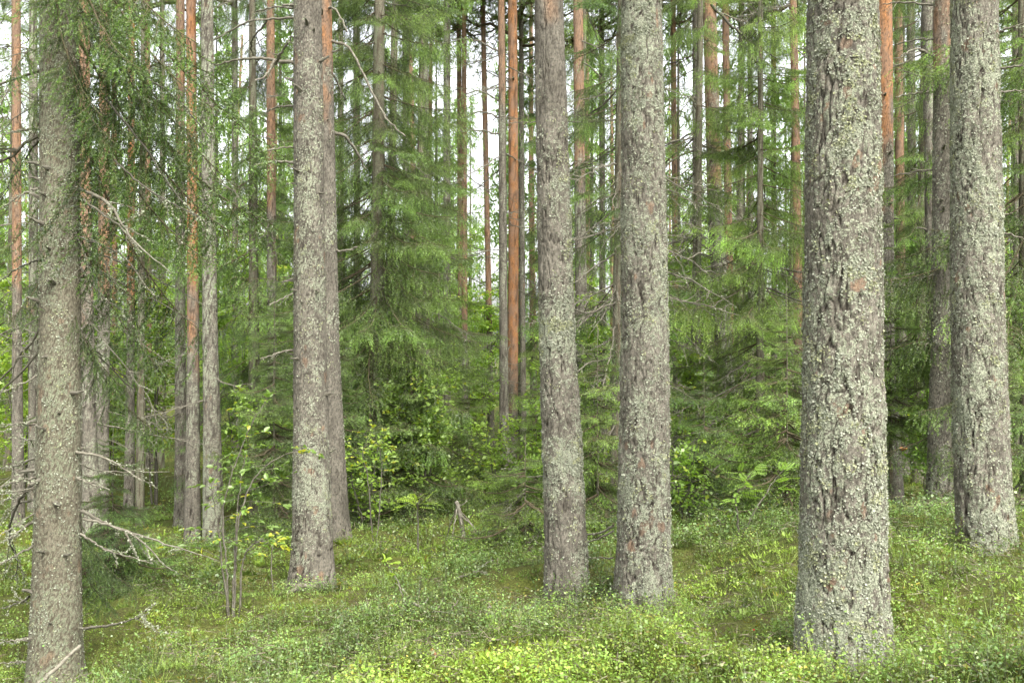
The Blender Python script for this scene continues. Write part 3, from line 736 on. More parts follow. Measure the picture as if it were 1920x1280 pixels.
for pix, w0 in [([(940, 222), (905, 210), (865, 222)], 4), ([(940, 252), (900, 245), (862, 246)], 4), ([(940, 100), (890, 76), (850, 75)], 4), ([(940, 190), (900, 172), (870, 178)], 4)]:
    poly_branch(r_, o_, pix, 20.5, w0, rng, 2, 2, 0, .8)

# ------------------------------------------------------------------ spruces with living boughs
def spruce(name, label, group, px, D, H, Lmax, z0, seed, wbase=None, per=5, step=.32, color=(1, 1, 1), shape=.75, protos=None, dark_trunk=False, azlim=None, zmax=None):
    rng = np.random.default_rng(seed)
    x = D*(px-960)/FPX; zg = float(gz(x, D)[0]); org = (x, D, zg)
    r0 = (wbase*D/FPX/2) if wbase else H*.0085
    root = thing(name, org, label, 'tree', group)
    pts = [(x, D, zg, r0*1.1), (x+rng.uniform(-.03, .03)*H*.3, D, zg+H*.5, r0*.6)]
    v, t, c, info = trunk(pts, zg, H, min(zg+H*.9, CAMZ+D*.36), 12 if H < 8 else 18, .18, 'spruce', seed, lich=.45)
    # taper to the leader
    o = np.array(org)
    if H < 8:
        ax = np.array([x, D]); k = np.clip(1-(v[:, 2]-zg)/H, .06, 1)[:, None]; v[:, :2] = ax+(v[:, :2]-ax)*k
    link('trunk', make_mesh('trunk', v-o, t, c, np.zeros(len(t)), [M_SPRUCE]), root)
    protos = protos or SP; PL = 2.0 if protos is SP else 1.0
    z = z0
    while z < H-.15:
        if z > CAMZ+D*.36+1.0-zg: break
        n = per+rng.integers(-1, 2)
        for k in range(n):
            a = rng.uniform(0, 6.283)
            if azlim and not (azlim[0] < a < azlim[1]): continue
            u = z/H
            L_ = (Lmax*(1-u)**shape+.08)*rng.uniform(.6, 1.15)
            el = (-.42 if H > 8 else -.05)*(1-u)+.5*u*u + rng.uniform(-.15, .15)
            d = np.array([math.cos(a)*math.cos(el), math.sin(a)*math.cos(el), math.sin(el)])
            rt = np.array([x, D, zg+z+rng.uniform(-.12, .12)])
            vv = rng.uniform(.82, 1.2); cc = (color[0]*vv*rng.uniform(.94, 1.06), color[1]*vv, color[2]*vv)
            put_branch(root, org, rt, rt+d*L_, protos[rng.integers(len(protos))], PL, rng.uniform(-.25, .25), cc, min(1.6, max(.9, 1.5/L_*.8)))
        z += step*(1+.5*(z/H))
    TREES[label] = (root, org, info, rng)
    return root, org, rng

G1 = (1.0, 1.0, .9); G2 = (1.2, 1.2, .85); G3 = (.85, .92, .85); G4 = (1.35, 1.4, .9)
spr = [
 # label, px, D, H, Lmax, z0, wbase, per, step, color
 ('big old spruce left of centre with hanging curtains of dark green boughs', 706, 15.5, 18, 2.3, 1.3, 31, 8, .34, G1),
 ('second spruce trunk close behind the big old spruce, slightly to its right', 724, 17.5, 17, 2.0, 3.0, 20, 4, .5, G2),
 ('spruce with long hanging boughs around the dark brown trunk left of centre', 478, 17.0, 16, 1.7, 1.5, 22, 5, .40, G3),
 ('tall shaded spruce behind the left edge of the thick central trunk', 1157, 13.2, 17, 1.6, 2.2, 27, 4, .42, G3),
 ('dense spruce thicket tree left of the nearest thick trunk, boughs to the ground', 1425, 13.5, 9.0, 2.0, .5, 18, 5, .27, G2),
 ('spruce with grey dead twigs in its lower half, right of the thick central trunk', 1300, 15.5, 14, 1.6, 2.2, 20, 3, .46, G2),
 ('dark drooping spruce in the gap right of the nearest thick trunk', 1722, 17.5, 16, 2.0, 2.0, 20, 5, .36, G1),
 ('dark green spruce filling the right edge behind the mound pine', 1925, 11.5, 15, 2.2, .9, 22, 5, .33, G1),
 ('tall spruce far back behind the bright orange pine', 1015, 27.0, 18, 2.0, 2.5, 16, 4, .5, G1),
 ('spruce far back between the pale grey pine and the overlapping pair', 560, 24.0, 17, 1.6, 2.0, 16, 4, .5, G2),
 ('feathery spruce behind the row of three trunks on the left', 300, 24.0, 13, 1.7, 2.5, 14, 3, .5, G2),
 ('spruce with thin boughs behind the reddish pines at the left', 150, 19.0, 15, 1.7, 2.6, 16, 4, .5, G3),
 ('far spruce in the gap between the nearest trunk and the slim reddish pine', 1690, 26.0, 18, 2.3, 1.0, 16, 5, .42, G3),
 ('far spruce behind the leaning grey-footed pine', 1385, 25.0, 17, 1.7, 1.6, 16, 3, .55, G2),
 ('bushy spruce behind the leafy bushes right of the big old spruce', 825, 22.0, 7, 1.5, .6, 16, 5, .36, G2),
 ('far spruce veiling the left-edge orange pine', 15, 23.0, 17, 2.1, 2.0, 16, 5, .45, G2),
 ('far spruce filling the space above the spruce thicket', 1480, 28.0, 18, 1.8, 2.0, 16, 3, .55, G2),
 ('tall spruce in the gap between the big old spruce and the straight grey trunk', 780, 18.5, 17, 1.6, 3.4, 17, 5, .42, G1),
 ('tall spruce shading the flaking pink and grey pine', 1080, 20.0, 18, 1.6, 2.5, 17, 4, .5, G2),
 ('spruce with high boughs between the two reddish pines and the row of three', 262, 17.0, 16, 1.3, 5.2, 15, 4, .5, G1),
 ('tall spruce at the right behind the slim reddish pine of the mound', 1800, 19.5, 18, 2.1, 1.0, 17, 5, .38, G1),
 ('spruce behind the right side of the overlapping pair of trunks', 640, 19.5, 17, 1.7, 1.0, 17, 5, .45, G3),
]
for k, (label, px, D, H, Lm, z0, wb, per, step, col) in enumerate(spr):
    spruce('spruce_tree', label, SG, px, D, H, Lm, z0, 200+k, wb, per, step, col)
YG = 'young spruces of the undergrowth'
ysp = [
 ('light green young spruce in front of the bright orange pine', 1005, 15.0, 2.2, .8, .3, G4),
 ('low spreading young spruce left of the foot of the leaning lichened pine', 985, 10.6, 1.25, 1.0, .12, G2),
 ('young spruce between the feet of the central lichen pair', 1120, 11.5, 2.6, .95, .2, G2),
 ('small dark spruce low behind the scaly left spruce', 212, 9.4, 1.5, .6, .1, G3),
 ('young spruce at the edge of the grassy hollow left of the fallen stub', 620, 13.8, 3.2, 1.0, .25, G1),
 ('bright young spruce against the left side of the nearest thick trunk', 1475, 10.8, 2.7, .95, .3, G2),
 ('small young spruce by the right side of the nearest thick trunk', 1672, 12.4, 3.6, .8, 1.0, G2),
 ('young spruce below the thicket beside the leaning rowan stem', 1320, 12.8, 2.0, .9, .1, G3),
 ('young spruce under the big old spruce', 770, 14.6, 2.8, 1.0, .2, G1),
 ('young spruce deep in the hollow right of the fallen stub', 880, 17.5, 2.3, .8, .3, G2),
 ('low young spruce at the right edge behind the mound', 1890, 9.6, 1.9, .7, .1, G1),
 ('young spruce behind the leaf-hung sapling on the left', 515, 12.5, 3.4, .85, .3, G1),
]
for k, (label, px, D, H, Lm, z0, col) in enumerate(ysp):
    spruce('young_spruce', label, YG, px, D, H, Lm, z0, 300+k, None, 6, .17, col, .9, YSP)

# living boughs of the left spruce that hang across the upper left
r_, o_, _, _ = TREES['N1']
rng = np.random.default_rng(77)
for (rx, ry, rd), (tx, ty, td), k, v_ in [
    ((110, -120, 7.2), (-20, 130, 6.9), 1, .95), ((110, -140, 7.2), (310, 110, 6.7), 0, 1.1), 
    ((112, -170, 7.2), (235, 215, 7.1), 1, .95), ((112, -300, 7.2), (410, 60, 6.9), 2, .9), ((114, 10, 7.2), (250, 260, 7.0), 1, .8), 
    ((112, 80, 7.2), (-20, 330, 7.4), 2, .6), ((112, -200, 7.2), (440, 190, 7.7), 2, .85), ((112, -80, 7.2), (470, 330, 8.1), 2, .8), ((112, -40, 7.2), (400, 250, 7.5), 1, .8),
    ((112, 60, 7.2), (420, 470, 7.9), 2, .8), ((112, 20, 7.2), (500, 420, 8.4), 1, .8), ((112, 150, 7.2), (430, 600, 8.1), 1, .75), ((112, 330, 7.2), (330, 690, 7.8), 2, .75),
    ((112, -120, 7.2), (520, 240, 9.2), 2, .8), ((112, -60, 7.2), (540, 380, 9.4), 0, .8), 
    ((112, 520, 7.2), (260, 720, 7.6), 1, .7), ((112, 560, 7.2), (330, 800, 8.0), 2, .6), ((112, 430, 7.2), (0, 600, 6.9), 2, .8), ((112, 920, 7.2), (260, 1080, 7.8), 1, .6), ((112, 960, 7.2), (215, 1130, 7.7), 2, .6)]:
    put_branch(r_, o_, P(rx, ry, rd), P(tx, ty, td), (SP[(0, 2, 4)[k]] if td >= 8.1 else NS[k]), 2.0, rng.uniform(-.3, .3), (v_*.8, v_*.86, v_*.7))

for k in range(20):
    rx, ry = 112, rng.uniform(-200, 620); tx = 112+rng.choice([-1, 1, 1])*rng.uniform(60, 330); ty = ry+rng.uniform(40, 260)
    put_branch(r_, o_, P(rx, ry, 7.2), P(tx, ty, 7.2+rng.uniform(-.2, 1.2)), DB[rng.integers(5)], 1.2, rng.uniform(-3, 3), None, .7)
# dead twig mesh-work on the shaded spruces
for label, n, zlo, zhi in ((spr[3][0], 80, .6, 6), (spr[5][0], 70, .4, 6), (spr[0][0], 24, .8, 8), (spr[4][0], 30, .3, 4), (spr[6][0], 16, .5, 4), (spr[7][0], 20, .4, 5), (ysp[1][0], 8, .1, .8), (ysp[0][0], 8, .1, 1.2)):
    r_, o_, info, rg = TREES[label]
    for k in range(n):
        z = o_[2]+rg.uniform(zlo, zhi); a = rg.uniform(0, 6.283); L_ = rg.uniform(.6, 1.9) if n > 10 else rg.uniform(.4, .9)
        d = np.array([math.cos(a), math.sin(a), rg.uniform(-.45, .1)]); rt = np.array([o_[0], o_[1], z])
        put_branch(r_, o_, rt, rt+d*L_, DB[rg.integers(5)], 1.2, rg.uniform(-1, 1))

# ------------------------------------------------------------------ leafy saplings
def leaf_mesh(kind, ln, wd):
    G = Geo(); s = np.array([0, .3, .65, 1.])
    wv = np.array([.0, .5, .42, 0])*wd
    v = [(0, 0, 0)]
    for a, b_ in zip(s[1:3], wv[1:3]): v += [(a*ln, b_, .12*wd), (a*ln, 0, -.02*ln), (a*ln, -b_, .12*wd)]
    v += [(ln, 0, -.10*ln)]
    t = [(0, 2, 1), (0, 3, 2), (1, 2, 5), (1, 5, 4), (2, 3, 6), (2, 6, 5), (4, 5, 7), (5, 6, 7)]
    G.add(v, t, 1)
    return G.mesh('leaf', [M_LEAF], False)
LF = leaf_mesh('ovate', .065, .042)
def rowan_leaf():
    G = Geo(); L = .16
    v, f = tube([(0, 0, 0), (L*.5, 0, -.006), (L, 0, -.025)], [.0015, .0012, .0006], 3, False); G.add(v, f, .8, 1)
    for k in range(6):
        x = .03+k*.023
        for s in (-1, 1):
            a = R(62); l = .05*(1-.25*abs(k-2.5)/2.5); dx, dy = math.cos(a), math.sin(a)*s
            p = np.array([x, 0, -.01]); e = p+l*np.array([dx, dy, -.15]); m = (p+e)/2; pr = np.array([-dy, dx, 0])*.0095
            G.add([p, m+pr, e, m-pr], [(0, 1, 2), (0, 2, 3)], 1, 0)
    p = np.array([L, 0, -.025]); G.add([p, p+(.02, .009, 0), p+(.05, 0, -.01), p+(.02, -.009, 0)], [(0, 1, 2), (0, 2, 3)], 1, 0)
    return G.mesh('compound_leaf', [M_LEAF, M_TWIGD], False)
RL = rowan_leaf()

def sapling(name, label, stems, D, leafme, n, lcol, seed, twigs=12, tl=.45, yellow=.0, thick=6, z_lo=.3, flat=.2, group=None, lscale=(.7, 1.2), cat='sapling'):
    """stems: list of pixel polylines from the foot up"""
    rng = np.random.default_rng(seed)
    fx, fy = stems[0][0]; x = D*(fx-960)/FPX; org = (x, D, float(gz(x, D)[0])-.03)
    root = thing(name, org, label, cat, group); o = np.array(org)
    ends = []
    for st in stems:
        ds = D+np.linspace(0, rng.uniform(-.35, .35), len(st))
        pts = np.array([P(a, b_, d) for (a, b_), d in zip(st, ds)])-o
        if st is stems[0] or abs(st[0][1]-stems[0][0][1]) < 12: pts[0, 2] = -.05
        q = smoothpath(pts, 8*len(st)); q[1:-1] += rng.normal(0, .004, (len(q)-2, 3))
        G = Geo(); r0 = thick/2*D/FPX
        v, f = tube(q, np.linspace(r0, r0*.25, len(q)), 6); G.add(v, f, rng.uniform(.8, 1), 0)
        sp_ = link('stem', G.mesh('stem', [M_TWIG]), root)
        k = max(2, int(twigs/len(stems)))
        for z in range(k):
            u = z_lo+(1-z_lo)*(z+rng.random())/k; i = min(len(q)-2, int(u*(len(q)-1)))
            a = rng.uniform(0, 6.283); l = tl*(1.15-.7*u)*rng.uniform(.6, 1.2)
            e = q[i]+np.array([math.cos(a), math.sin(a)*.9, rng.uniform(flat-.15, flat+.25)])*l
            qq = smoothpath([q[i], (q[i]+e)/2+np.array([0, 0, .04*l])+rng.normal(0, .015, 3), e], 8)
            v, f = tube(qq, np.linspace(.003, .0012, 8), 3, False)
            G2_ = Geo(); G2_.add(v, f, .8, 0); link('twig', G2_.mesh('twig', [M_TWIG]), root)
            ends.append(qq)
        ends.append(q[-3:])
    for k in range(n):
        q = ends[k % len(ends)]; u = rng.uniform(.25, 1)**.8; i = min(len(q)-2, int(u*(len(q)-1)))
        p = q[i]+(q[i+1]-q[i])*rng.random()
        dr = norm((q[i+1]-q[i]))+rng.normal(0, .55, 3)*np.array([1, 1, .3]); dr[2] -= .15; dr = norm(dr)
        s = rng.uniform(*lscale)
        m = orient(p, p+dr*s, rng.normal(0, .35), 1.0)
        lo = bpy.data.objects.new('leaf', leafme); COL.objects.link(lo); lo.parent = root; lo.matrix_local = m
        c = np.array(lcol)*rng.uniform(.8, 1.2)
        if rng.random() < yellow: c = np.array((2.6, 1.7, .8))*rng.uniform(.8, 1.1)
        lo.color = (*c, 1)
    return root

LG = (1.25, 1.25, 1.0)
sapling('birch_sapling', 'many-stemmed young birch with layered pale leaves, some turning yellow, on the left slope',
        [[(428, 1158), (425, 1060), (418, 960), (438, 880), (470, 800), (505, 740)], [(436, 1158), (440, 1050), (447, 930), (460, 850)], [(448, 1160), (455, 1060), (475, 1020), (510, 1015)],
         [(430, 1158), (410, 1000), (395, 900)], [(440, 1158), (445, 1000), (475, 900), (540, 850), (600, 855)]],
        8.0, LF, 420, (.95, 1.0, .9), 1, 54, .42, .16, 4.5, .35, .08, None, (.55, 1.0))
sapling('birch_sapling', 'yellow-leaved twig bush in front of the hanging boughs of the big old spruce', [[(700, 1000), (690, 900), (680, 850), (700, 800)], [(705, 1000), (715, 900), (712, 830)]],
        11.5, LF, 230, (1.5, 1.4, 1.0), 2, 24, .4, .3, 3, .45, .2, None, (.5, .95))
sapling('rowan_sapling', 'little rowan with one bright tuft of leaves left of the fallen stub', [[(784, 1010), (783, 960), (778, 935)]], 11.0, RL, 16, (1.7, 1.6, 1.0), 3, 5, .15, 0, 4, .6, .3, None, (.8, 1.3))
sapling('rowan_sapling', 'rowan with a pale leaning stem and two bright leaf tufts beside the spruce thicket', [[(1362, 1062), (1388, 1010), (1420, 950), (1452, 900), (1470, 880)], [(1385, 1010), (1382, 960), (1380, 930), (1405, 890)]],
        9.2, RL, 44, (1.25, 1.35, 1.0), 4, 12, .26, 0, 4.5, .62, .2, None, (.6, 1.1))
sapling('rowan_sapling', 'tiny forked sapling with few leaves in the dark bilberries below the leaning rowan', [[(1345, 1020), (1352, 985), (1340, 965)], [(1347, 1020), (1355, 990), (1365, 970)]], 10.2, LF, 14, LG, 5, 5, .2, 0, 3, .5)
sapling('rowan_sapling', 'small leafy seedling rising out of the ground plants left of the forked sticks', [[(765, 1125), (748, 1095), (728, 1062), (722, 1050)]], 7.9, LF, 14, (1.6, 1.5, 1.0), 6, 4, .14, 0, 3, .5)
sapling('birch_sapling', 'short yellowish sapling growing between the dark trunk foot and the overlapping pair', [[(512, 1060), (510, 1030), (520, 1010)]], 9.0, LF, 34, (1.9, 1.6, 1.0), 7, 8, .25, .2, 3, .4)

def bush(name, label, px, D, H, wdt, n, col, seed, stems=4, group='leafy bushes behind', leaf=.035, yellow=.06):
    rng = np.random.default_rng(seed); x = D*(px-960)/FPX; org = (x, D, float(gz(x, D)[0])-.03)
    root = thing(name, org, label, 'bush', group)
    cl = []
    for k in range(stems):
        a = rng.uniform(0, 6.283); h = H*rng.uniform(.7, 1.0); rr = wdt*.35*rng.random()
        q = smoothpath([(0.05*math.cos(a), .05*math.sin(a), 0), (rr*.4*math.cos(a), rr*.4*math.sin(a), h*.5), (rr*math.cos(a), rr*math.sin(a), h)], 14)
        q[1:] += rng.normal(0, .012, (13, 3))
        G = Geo(); v, f = tube(q, np.linspace(.004+.003*H, .003, 14), 5); G.add(v, f, rng.uniform(.5, .9), 0)
        tw = []
        for z in range(int(8+H*3.5)):
            i = rng.integers(3, 13); aa = rng.uniform(0, 6.283); l = wdt*.5*rng.uniform(.3, 1)*(1.15-.6*i/13)
            e = q[i]+np.array([math.cos(aa), math.sin(aa), rng.uniform(-.05, .5)])*l
            qq = smoothpath([q[i], (q[i]+e)/2+rng.normal(0, .03, 3), e], 6); v, f = tube(qq, np.linspace(.004, .0015, 6), 3, False); G.add(v, f, .7, 0); cl.append(qq[1:])
        link('stem', G.mesh('stem', [M_TWIG]), root)
    n = int(n*1.35)
    pts = np.concatenate(cl); p = pts[rng.integers(0, len(pts), n)]+rng.normal(0, .05, (n, 3))
    nz = norm(rng.normal(0, .6, (n, 3))+np.array([0, 0, 1])); a = norm(np.cross(nz, rng.normal(size=(n, 3)))); b_ = np.cross(nz, a)
    s = leaf*rng.uniform(.6, 1.3, (n, 1))
    V = np.stack([p-a*s, p+b_*s*.6, p+a*s, p-b_*s*.6], 1).reshape(-1, 3); bb = np.arange(n)*4
    T_ = np.concatenate([np.stack([bb, bb+1, bb+2], 1), np.stack([bb, bb+2, bb+3], 1)])
    c = rng.uniform(.75, 1.25, n)[:, None]*np.array(col); c[rng.random(n) < yellow] *= np.array((1.7, 1.25, .8))
    o = link('foliage', make_mesh('leaves', V, T_, np.repeat(c, 4, 0), np.zeros(len(T_)), [M_LEAF], False), root); o['kind'] = 'stuff'
bl = [('leafy bush with small bright leaves right of the big old spruce', 800, 14.5, 2.6, 1.4, 2600, LG),
      ('taller thin-stemmed leafy bush behind the hollow left of the stub', 745, 16.0, 3.4, 1.6, 2800, (1.2, 1.2, .9)),
      ('leafy bush glowing in the gap right of the thick central trunk', 1290, 14.0, 2.7, 1.0, 1800, LG),
      ('tall leafy birch in the gap right of the nearest thick trunk', 1705, 20.0, 5.6, 1.9, 5200, (1.0, 1.2, 1.0)),
      ('loose bright birch behind the row of three trunks, left part', 290, 20.0, 6.5, 2.2, 6000, (1.35, 1.3, .9)),
      ('loose bright birch behind the row of three trunks, right part', 455, 19.0, 5.5, 2.0, 5000, (1.3, 1.3, .9)),
      ('leafy bush between the scaly spruce and the thin pine with dark foot', 205, 21.0, 5.0, 2.2, 5000, (1.35, 1.3, .9)),
      ('bright leafy bush at the left edge beyond the dead branches', 40, 20.0, 5.0, 2.0, 4500, (1.35, 1.3, .9)),
      ('leafy bush behind the leaning lichened pine, left side', 1035, 18.0, 3.6, 1.2, 2300, (1.2, 1.2, .9)),
      ('leafy bush in the gap between the central lichen pair', 1115, 16.5, 3.8, 1.3, 2500, LG),
      ('low leafy bush in front of the dark trunk with the reddish top', 520, 15.0, 2.4, 1.5, 2200, LG),
      ('tall bright birch far behind the scaly spruce', 110, 26.0, 8.5, 3.2, 7000, (1.3, 1.3, .9)),
      ('tall bright birch far behind the pale grey lichened pine', 400, 27.0, 9.0, 3.4, 8000, (1.3, 1.3, .9)),
      ('tall pale birch far behind the leafy bushes near the centre', 870, 28.0, 7.0, 3.2, 6000, (1.3, 1.3, .9)),
      ('far birch showing right of the leaning pine', 1400, 30.0, 8.0, 3.0, 6000, (1.1, 1.2, .9)),
      ('bright thin birch between the thin reddish pine and the brightest orange pine', 905, 25.0, 5.0, 2.4, 4200, (1.35, 1.35, .9)),
      ('bright birch behind the flaking pink and grey pine', 1060, 23.0, 6.0, 2.2, 4500, (1.35, 1.35, .9)),
      ('pale birch filling the space between the thin grey trunk and the leaning pine', 1325, 24.0, 7.0, 2.6, 6000, (1.35, 1.35, .9)),
      ('leafy birch between the overlapping pair and the leafy gap', 550, 22.0, 5.5, 2.2, 4200, (1.3, 1.3, .9)),
      ('small bright bush beside the left foot of the flaking pine', 1030, 14.0, 1.8, 1.1, 1700, (1.3, 1.35, .9)),
      ('slender leafy bush in front of the dark spruce right of the nearest trunk', 1740, 15.0, 2.2, 1.0, 1600, (1.1, 1.2, .9)),
      ('low bright bush in the hollow just right of the overlapping pair', 690, 13.2, 1.4, 1.5, 600, (1.3, 1.35, .9)),
      ('low bright bush between the fallen stub and the leaning pine', 930, 15.5, 1.5, 1.7, 800, (1.35, 1.35, .9)),
      ('low leafy bush between the thick central trunk and the tiny forked sapling', 1285, 11.8, 1.1, 1.0, 450, (1.2, 1.3, .9)),
      ('thin-leaved bush at the foot of the spruce thicket', 1375, 14.6, 1.9, 1.2, 1500, (1.1, 1.2, .9))]
for k, (lb, px, D, H, wd, n, col) in enumerate(bl):
    bush('leafy_bush' if H < 5 else 'birch_tree', lb, px, D, H, wd, n, col, 400+k, leaf=.019+.0011*D)

# ------------------------------------------------------------------ small things
def stick(name, label, cat, lines, D, rng, lich=0, tint=1.0, group=None, ground=True):
    fx, fy = lines[0][0][0]; x, y, z = P(fx, fy, D); org = (x, y, z)
    root = thing(name, org, label, cat, group)
    for pix, w0, w1, dd in lines:
        ds = D+np.linspace(dd[0], dd[1], len(pix))
        q = smoothpath(np.array([P(a, b_, d) for (a, b_), d in zip(pix, ds)])-np.array(org), 14); q[1:-1] += rng.normal(0, .004, (12, 3))
        G = Geo(); v, f = tube(q, np.linspace(w0, w1, 14)/2*D/FPX, 7); G.add(v, f, tint, 0)
        if lich: v, f, c = lobes(smoothpath(q, 50), lich, .007, rng, .006); G.add(v, f, c, 1)
        link('limb', G.mesh('limb', [M_TWIG, M_LICHEN]), root)
rng = np.random.default_rng(91)
stick('dead_treetop', 'upright broken dead treetop with drooping bare side branches in the hollow', 'dead wood',
      [([(873, 1022), (866, 985), (860, 955), (855, 940)], 9, 8, (0, 0)), ([(857, 950), (845, 980), (835, 1015), (820, 1040)], 2.8, 1.2, (0, .3)), ([(857, 952), (850, 990), (848, 1030)], 3, 1.5, (0, -.3)),
       ([(860, 955), (880, 975), (895, 1000), (900, 1015)], 2.8, 1.2, (0, .2)), ([(862, 965), (885, 985), (890, 1010)], 3, 1.5, (0, -.25)), ([(858, 948), (868, 945), (876, 938)], 2, 1, (0, .1)), ([(862, 970), (868, 1000), (855, 1030)], 3, 1.5, (0, -.3)),
       ([(842, 1030), (825, 1030), (790, 1033)], 3, 1, (0, .2))], 11.9, rng, 25, 1.1)
stick('fallen_branch', 'pale broken branch with upright side twigs lying in the bilberries', 'dead wood',
      [([(768, 1127), (785, 1135), (805, 1146)], 6, 5, (0, 0)), ([(767, 1118), (760, 1135), (754, 1153)], 5, 3.5, (0, .1)), ([(783, 1137), (784, 1125), (786, 1115)], 2, 1, (0, 0)), ([(788, 1138), (797, 1128), (804, 1120)], 3, 1, (0, 0)),
       ([(805, 1146), (835, 1147), (862, 1151)], 3, 1.5, (0, .1)), ([(842, 1150), (850, 1137), (859, 1125)], 3.5, 2.5, (0, 0)), ([(766, 1117), (755, 1105), (740, 1092)], 2, 1, (0, 0)), ([(823, 1138), (828, 1128), (833, 1120)], 2, 1, (0, 0))], 7.45, rng, 0, 1.5)
stick('fallen_stick', 'short pale stick end poking up right of the broken branch', 'stick', [([(910, 1147), (916, 1140), (921, 1135)], 5, 4, (0, 0))], 7.4, rng, 0, 1.5)
stick('fallen_stick', 'dark little stick in the ground plants left of the leaning pine foot', 'stick', [([(953, 1167), (963, 1172), (974, 1177)], 5, 4, (0, 0))], 6.9, rng, 0, .5)
stick('leaning_stick', 'bare tan stick leaning against the foot of the scaly left spruce', 'stick', [([(70, 1284), (105, 1252), (150, 1210)], 8, 6, (-.2, -.05))], 6.6, rng, 0, 1.35)
stick('fallen_branch', 'thin lichened branch lying before the low young spruce', 'dead wood', [([(855, 1083), (880, 1075), (905, 1060), (925, 1050)], 4, 2, (0, .2)), ([(890, 1070), (905, 1072), (915, 1078)], 3, 1, (0, 0))], 8.6, rng, 60, 1.2)
stick('dead_root', 'weathered pink-grey root piece at the foot of the smooth pine', 'dead wood', [([(535, 1122), (550, 1105), (562, 1098), (600, 1100)], 7, 11, (-.2, 0)), ([(562, 1098), (550, 1096), (545, 1099)], 8, 5, (0, -.05))], 9.0, rng, 0, 1.2)
stick('dead_bare_branch', 'pale bare branches reaching out left from the thick central trunk foot', 'dead wood', [([(1150, 985), (1125, 998), (1100, 1003)], 5, 3, (0, .3)), ([(1150, 995), (1120, 1010), (1095, 1018)], 4, 2, (0, .2)), ([(1150, 1045), (1125, 1046), (1100, 1045)], 3, 2, (0, .2))], 8.4, rng, 30, 1.3)

M_BRACK = plain_mat('orange_bracket', (.55, .20, .07), (.68, .32, .14), 30., .7, .3)
def bracket(label, px, py, D, wpx):
    x, y, z = P(px, py, D); w_ = wpx*D/FPX/2
    th = np.linspace(0, 2*np.pi, 14, endpoint=False); G = Geo()
    rings = [(.25, -.55), (.8, -.18), (1.0, 0), (.85, .16), (.3, .22)]
    v = np.array([[w_*r*math.cos(a), w_*.8*r*math.sin(a)*(1+.08*math.cos(3*a)), w_*h] for r, h in rings for a in th]+[[0, 0, -.6*w_], [0, 0, .2*w_]])
    n = 14; t = []
    for k in range(4):
        for j in range(n):
            a, b_, c_, d = k*n+j, k*n+(j+1) % n, (k+1)*n+(j+1) % n, (k+1)*n+j; t += [(a, b_, c_), (a, c_, d)]
    for j in range(n): t += [(70, (j+1) % n, j), (71, 4*n+j, 4*n+(j+1) % n)]
    G.add(v, t, 1, 0)
    o = link('bracket_fungus', G.mesh('bracket', [M_BRACK]), None, (x, y, z)); tag(o, label, 'fungus', 'orange bracket fungi')
bracket('orange bracket fungus on the slim pine right of the nearest thick trunk', 1693, 840, 13.6, 17)
bracket('tiny orange bracket fungus on the dark trunk beside the brightest orange pine', 942, 829, 20.2, 10)
M_BERRY = plain_mat('red_berry', (.55, .02, .02), (.65, .05, .03), 30., .35, .1)
for k, (label, px, py, D) in enumerate((('red berry low at the left foot of the nearest thick pine', 1525, 1266, 5.0), ('red berry in the bilberries left of the nearest thick pine', 1413, 1180, 5.9))):
    u, vv = np.meshgrid(np.linspace(0, 2*np.pi, 10, endpoint=False), np.linspace(.15, np.pi-.15, 7)); rr = .011 if k == 0 else .007
    v = np.stack([rr*np.sin(vv)*np.cos(u), rr*np.sin(vv)*np.sin(u), rr*np.cos(vv)*.9], -1).reshape(-1, 3); t = []
    for a in range(6):
        for j in range(10): q = (a*10+j, a*10+(j+1) % 10, (a+1)*10+(j+1) % 10, (a+1)*10+j); t += [(q[0], q[2], q[1]), (q[0], q[3], q[2])]
    t += [(0, j, j+1) for j in range(1, 9)]+[(60, 60+j+1, 60+j) for j in range(1, 9)]
    o = link('berry', make_mesh('berry', v, t, np.ones((70, 3)), np.zeros(len(t)), [M_BERRY]), None, P(px, py, D)); tag(o, label, 'berry', 'red berries')
stick('pine_cone', 'single brown pine cone on the yellow moss at the bottom', 'cone', [([(810, 1218), (815, 1225), (822, 1230)], 8, 5, (0, 0))], 5.55, rng, 0, (1.6, .8, .55))

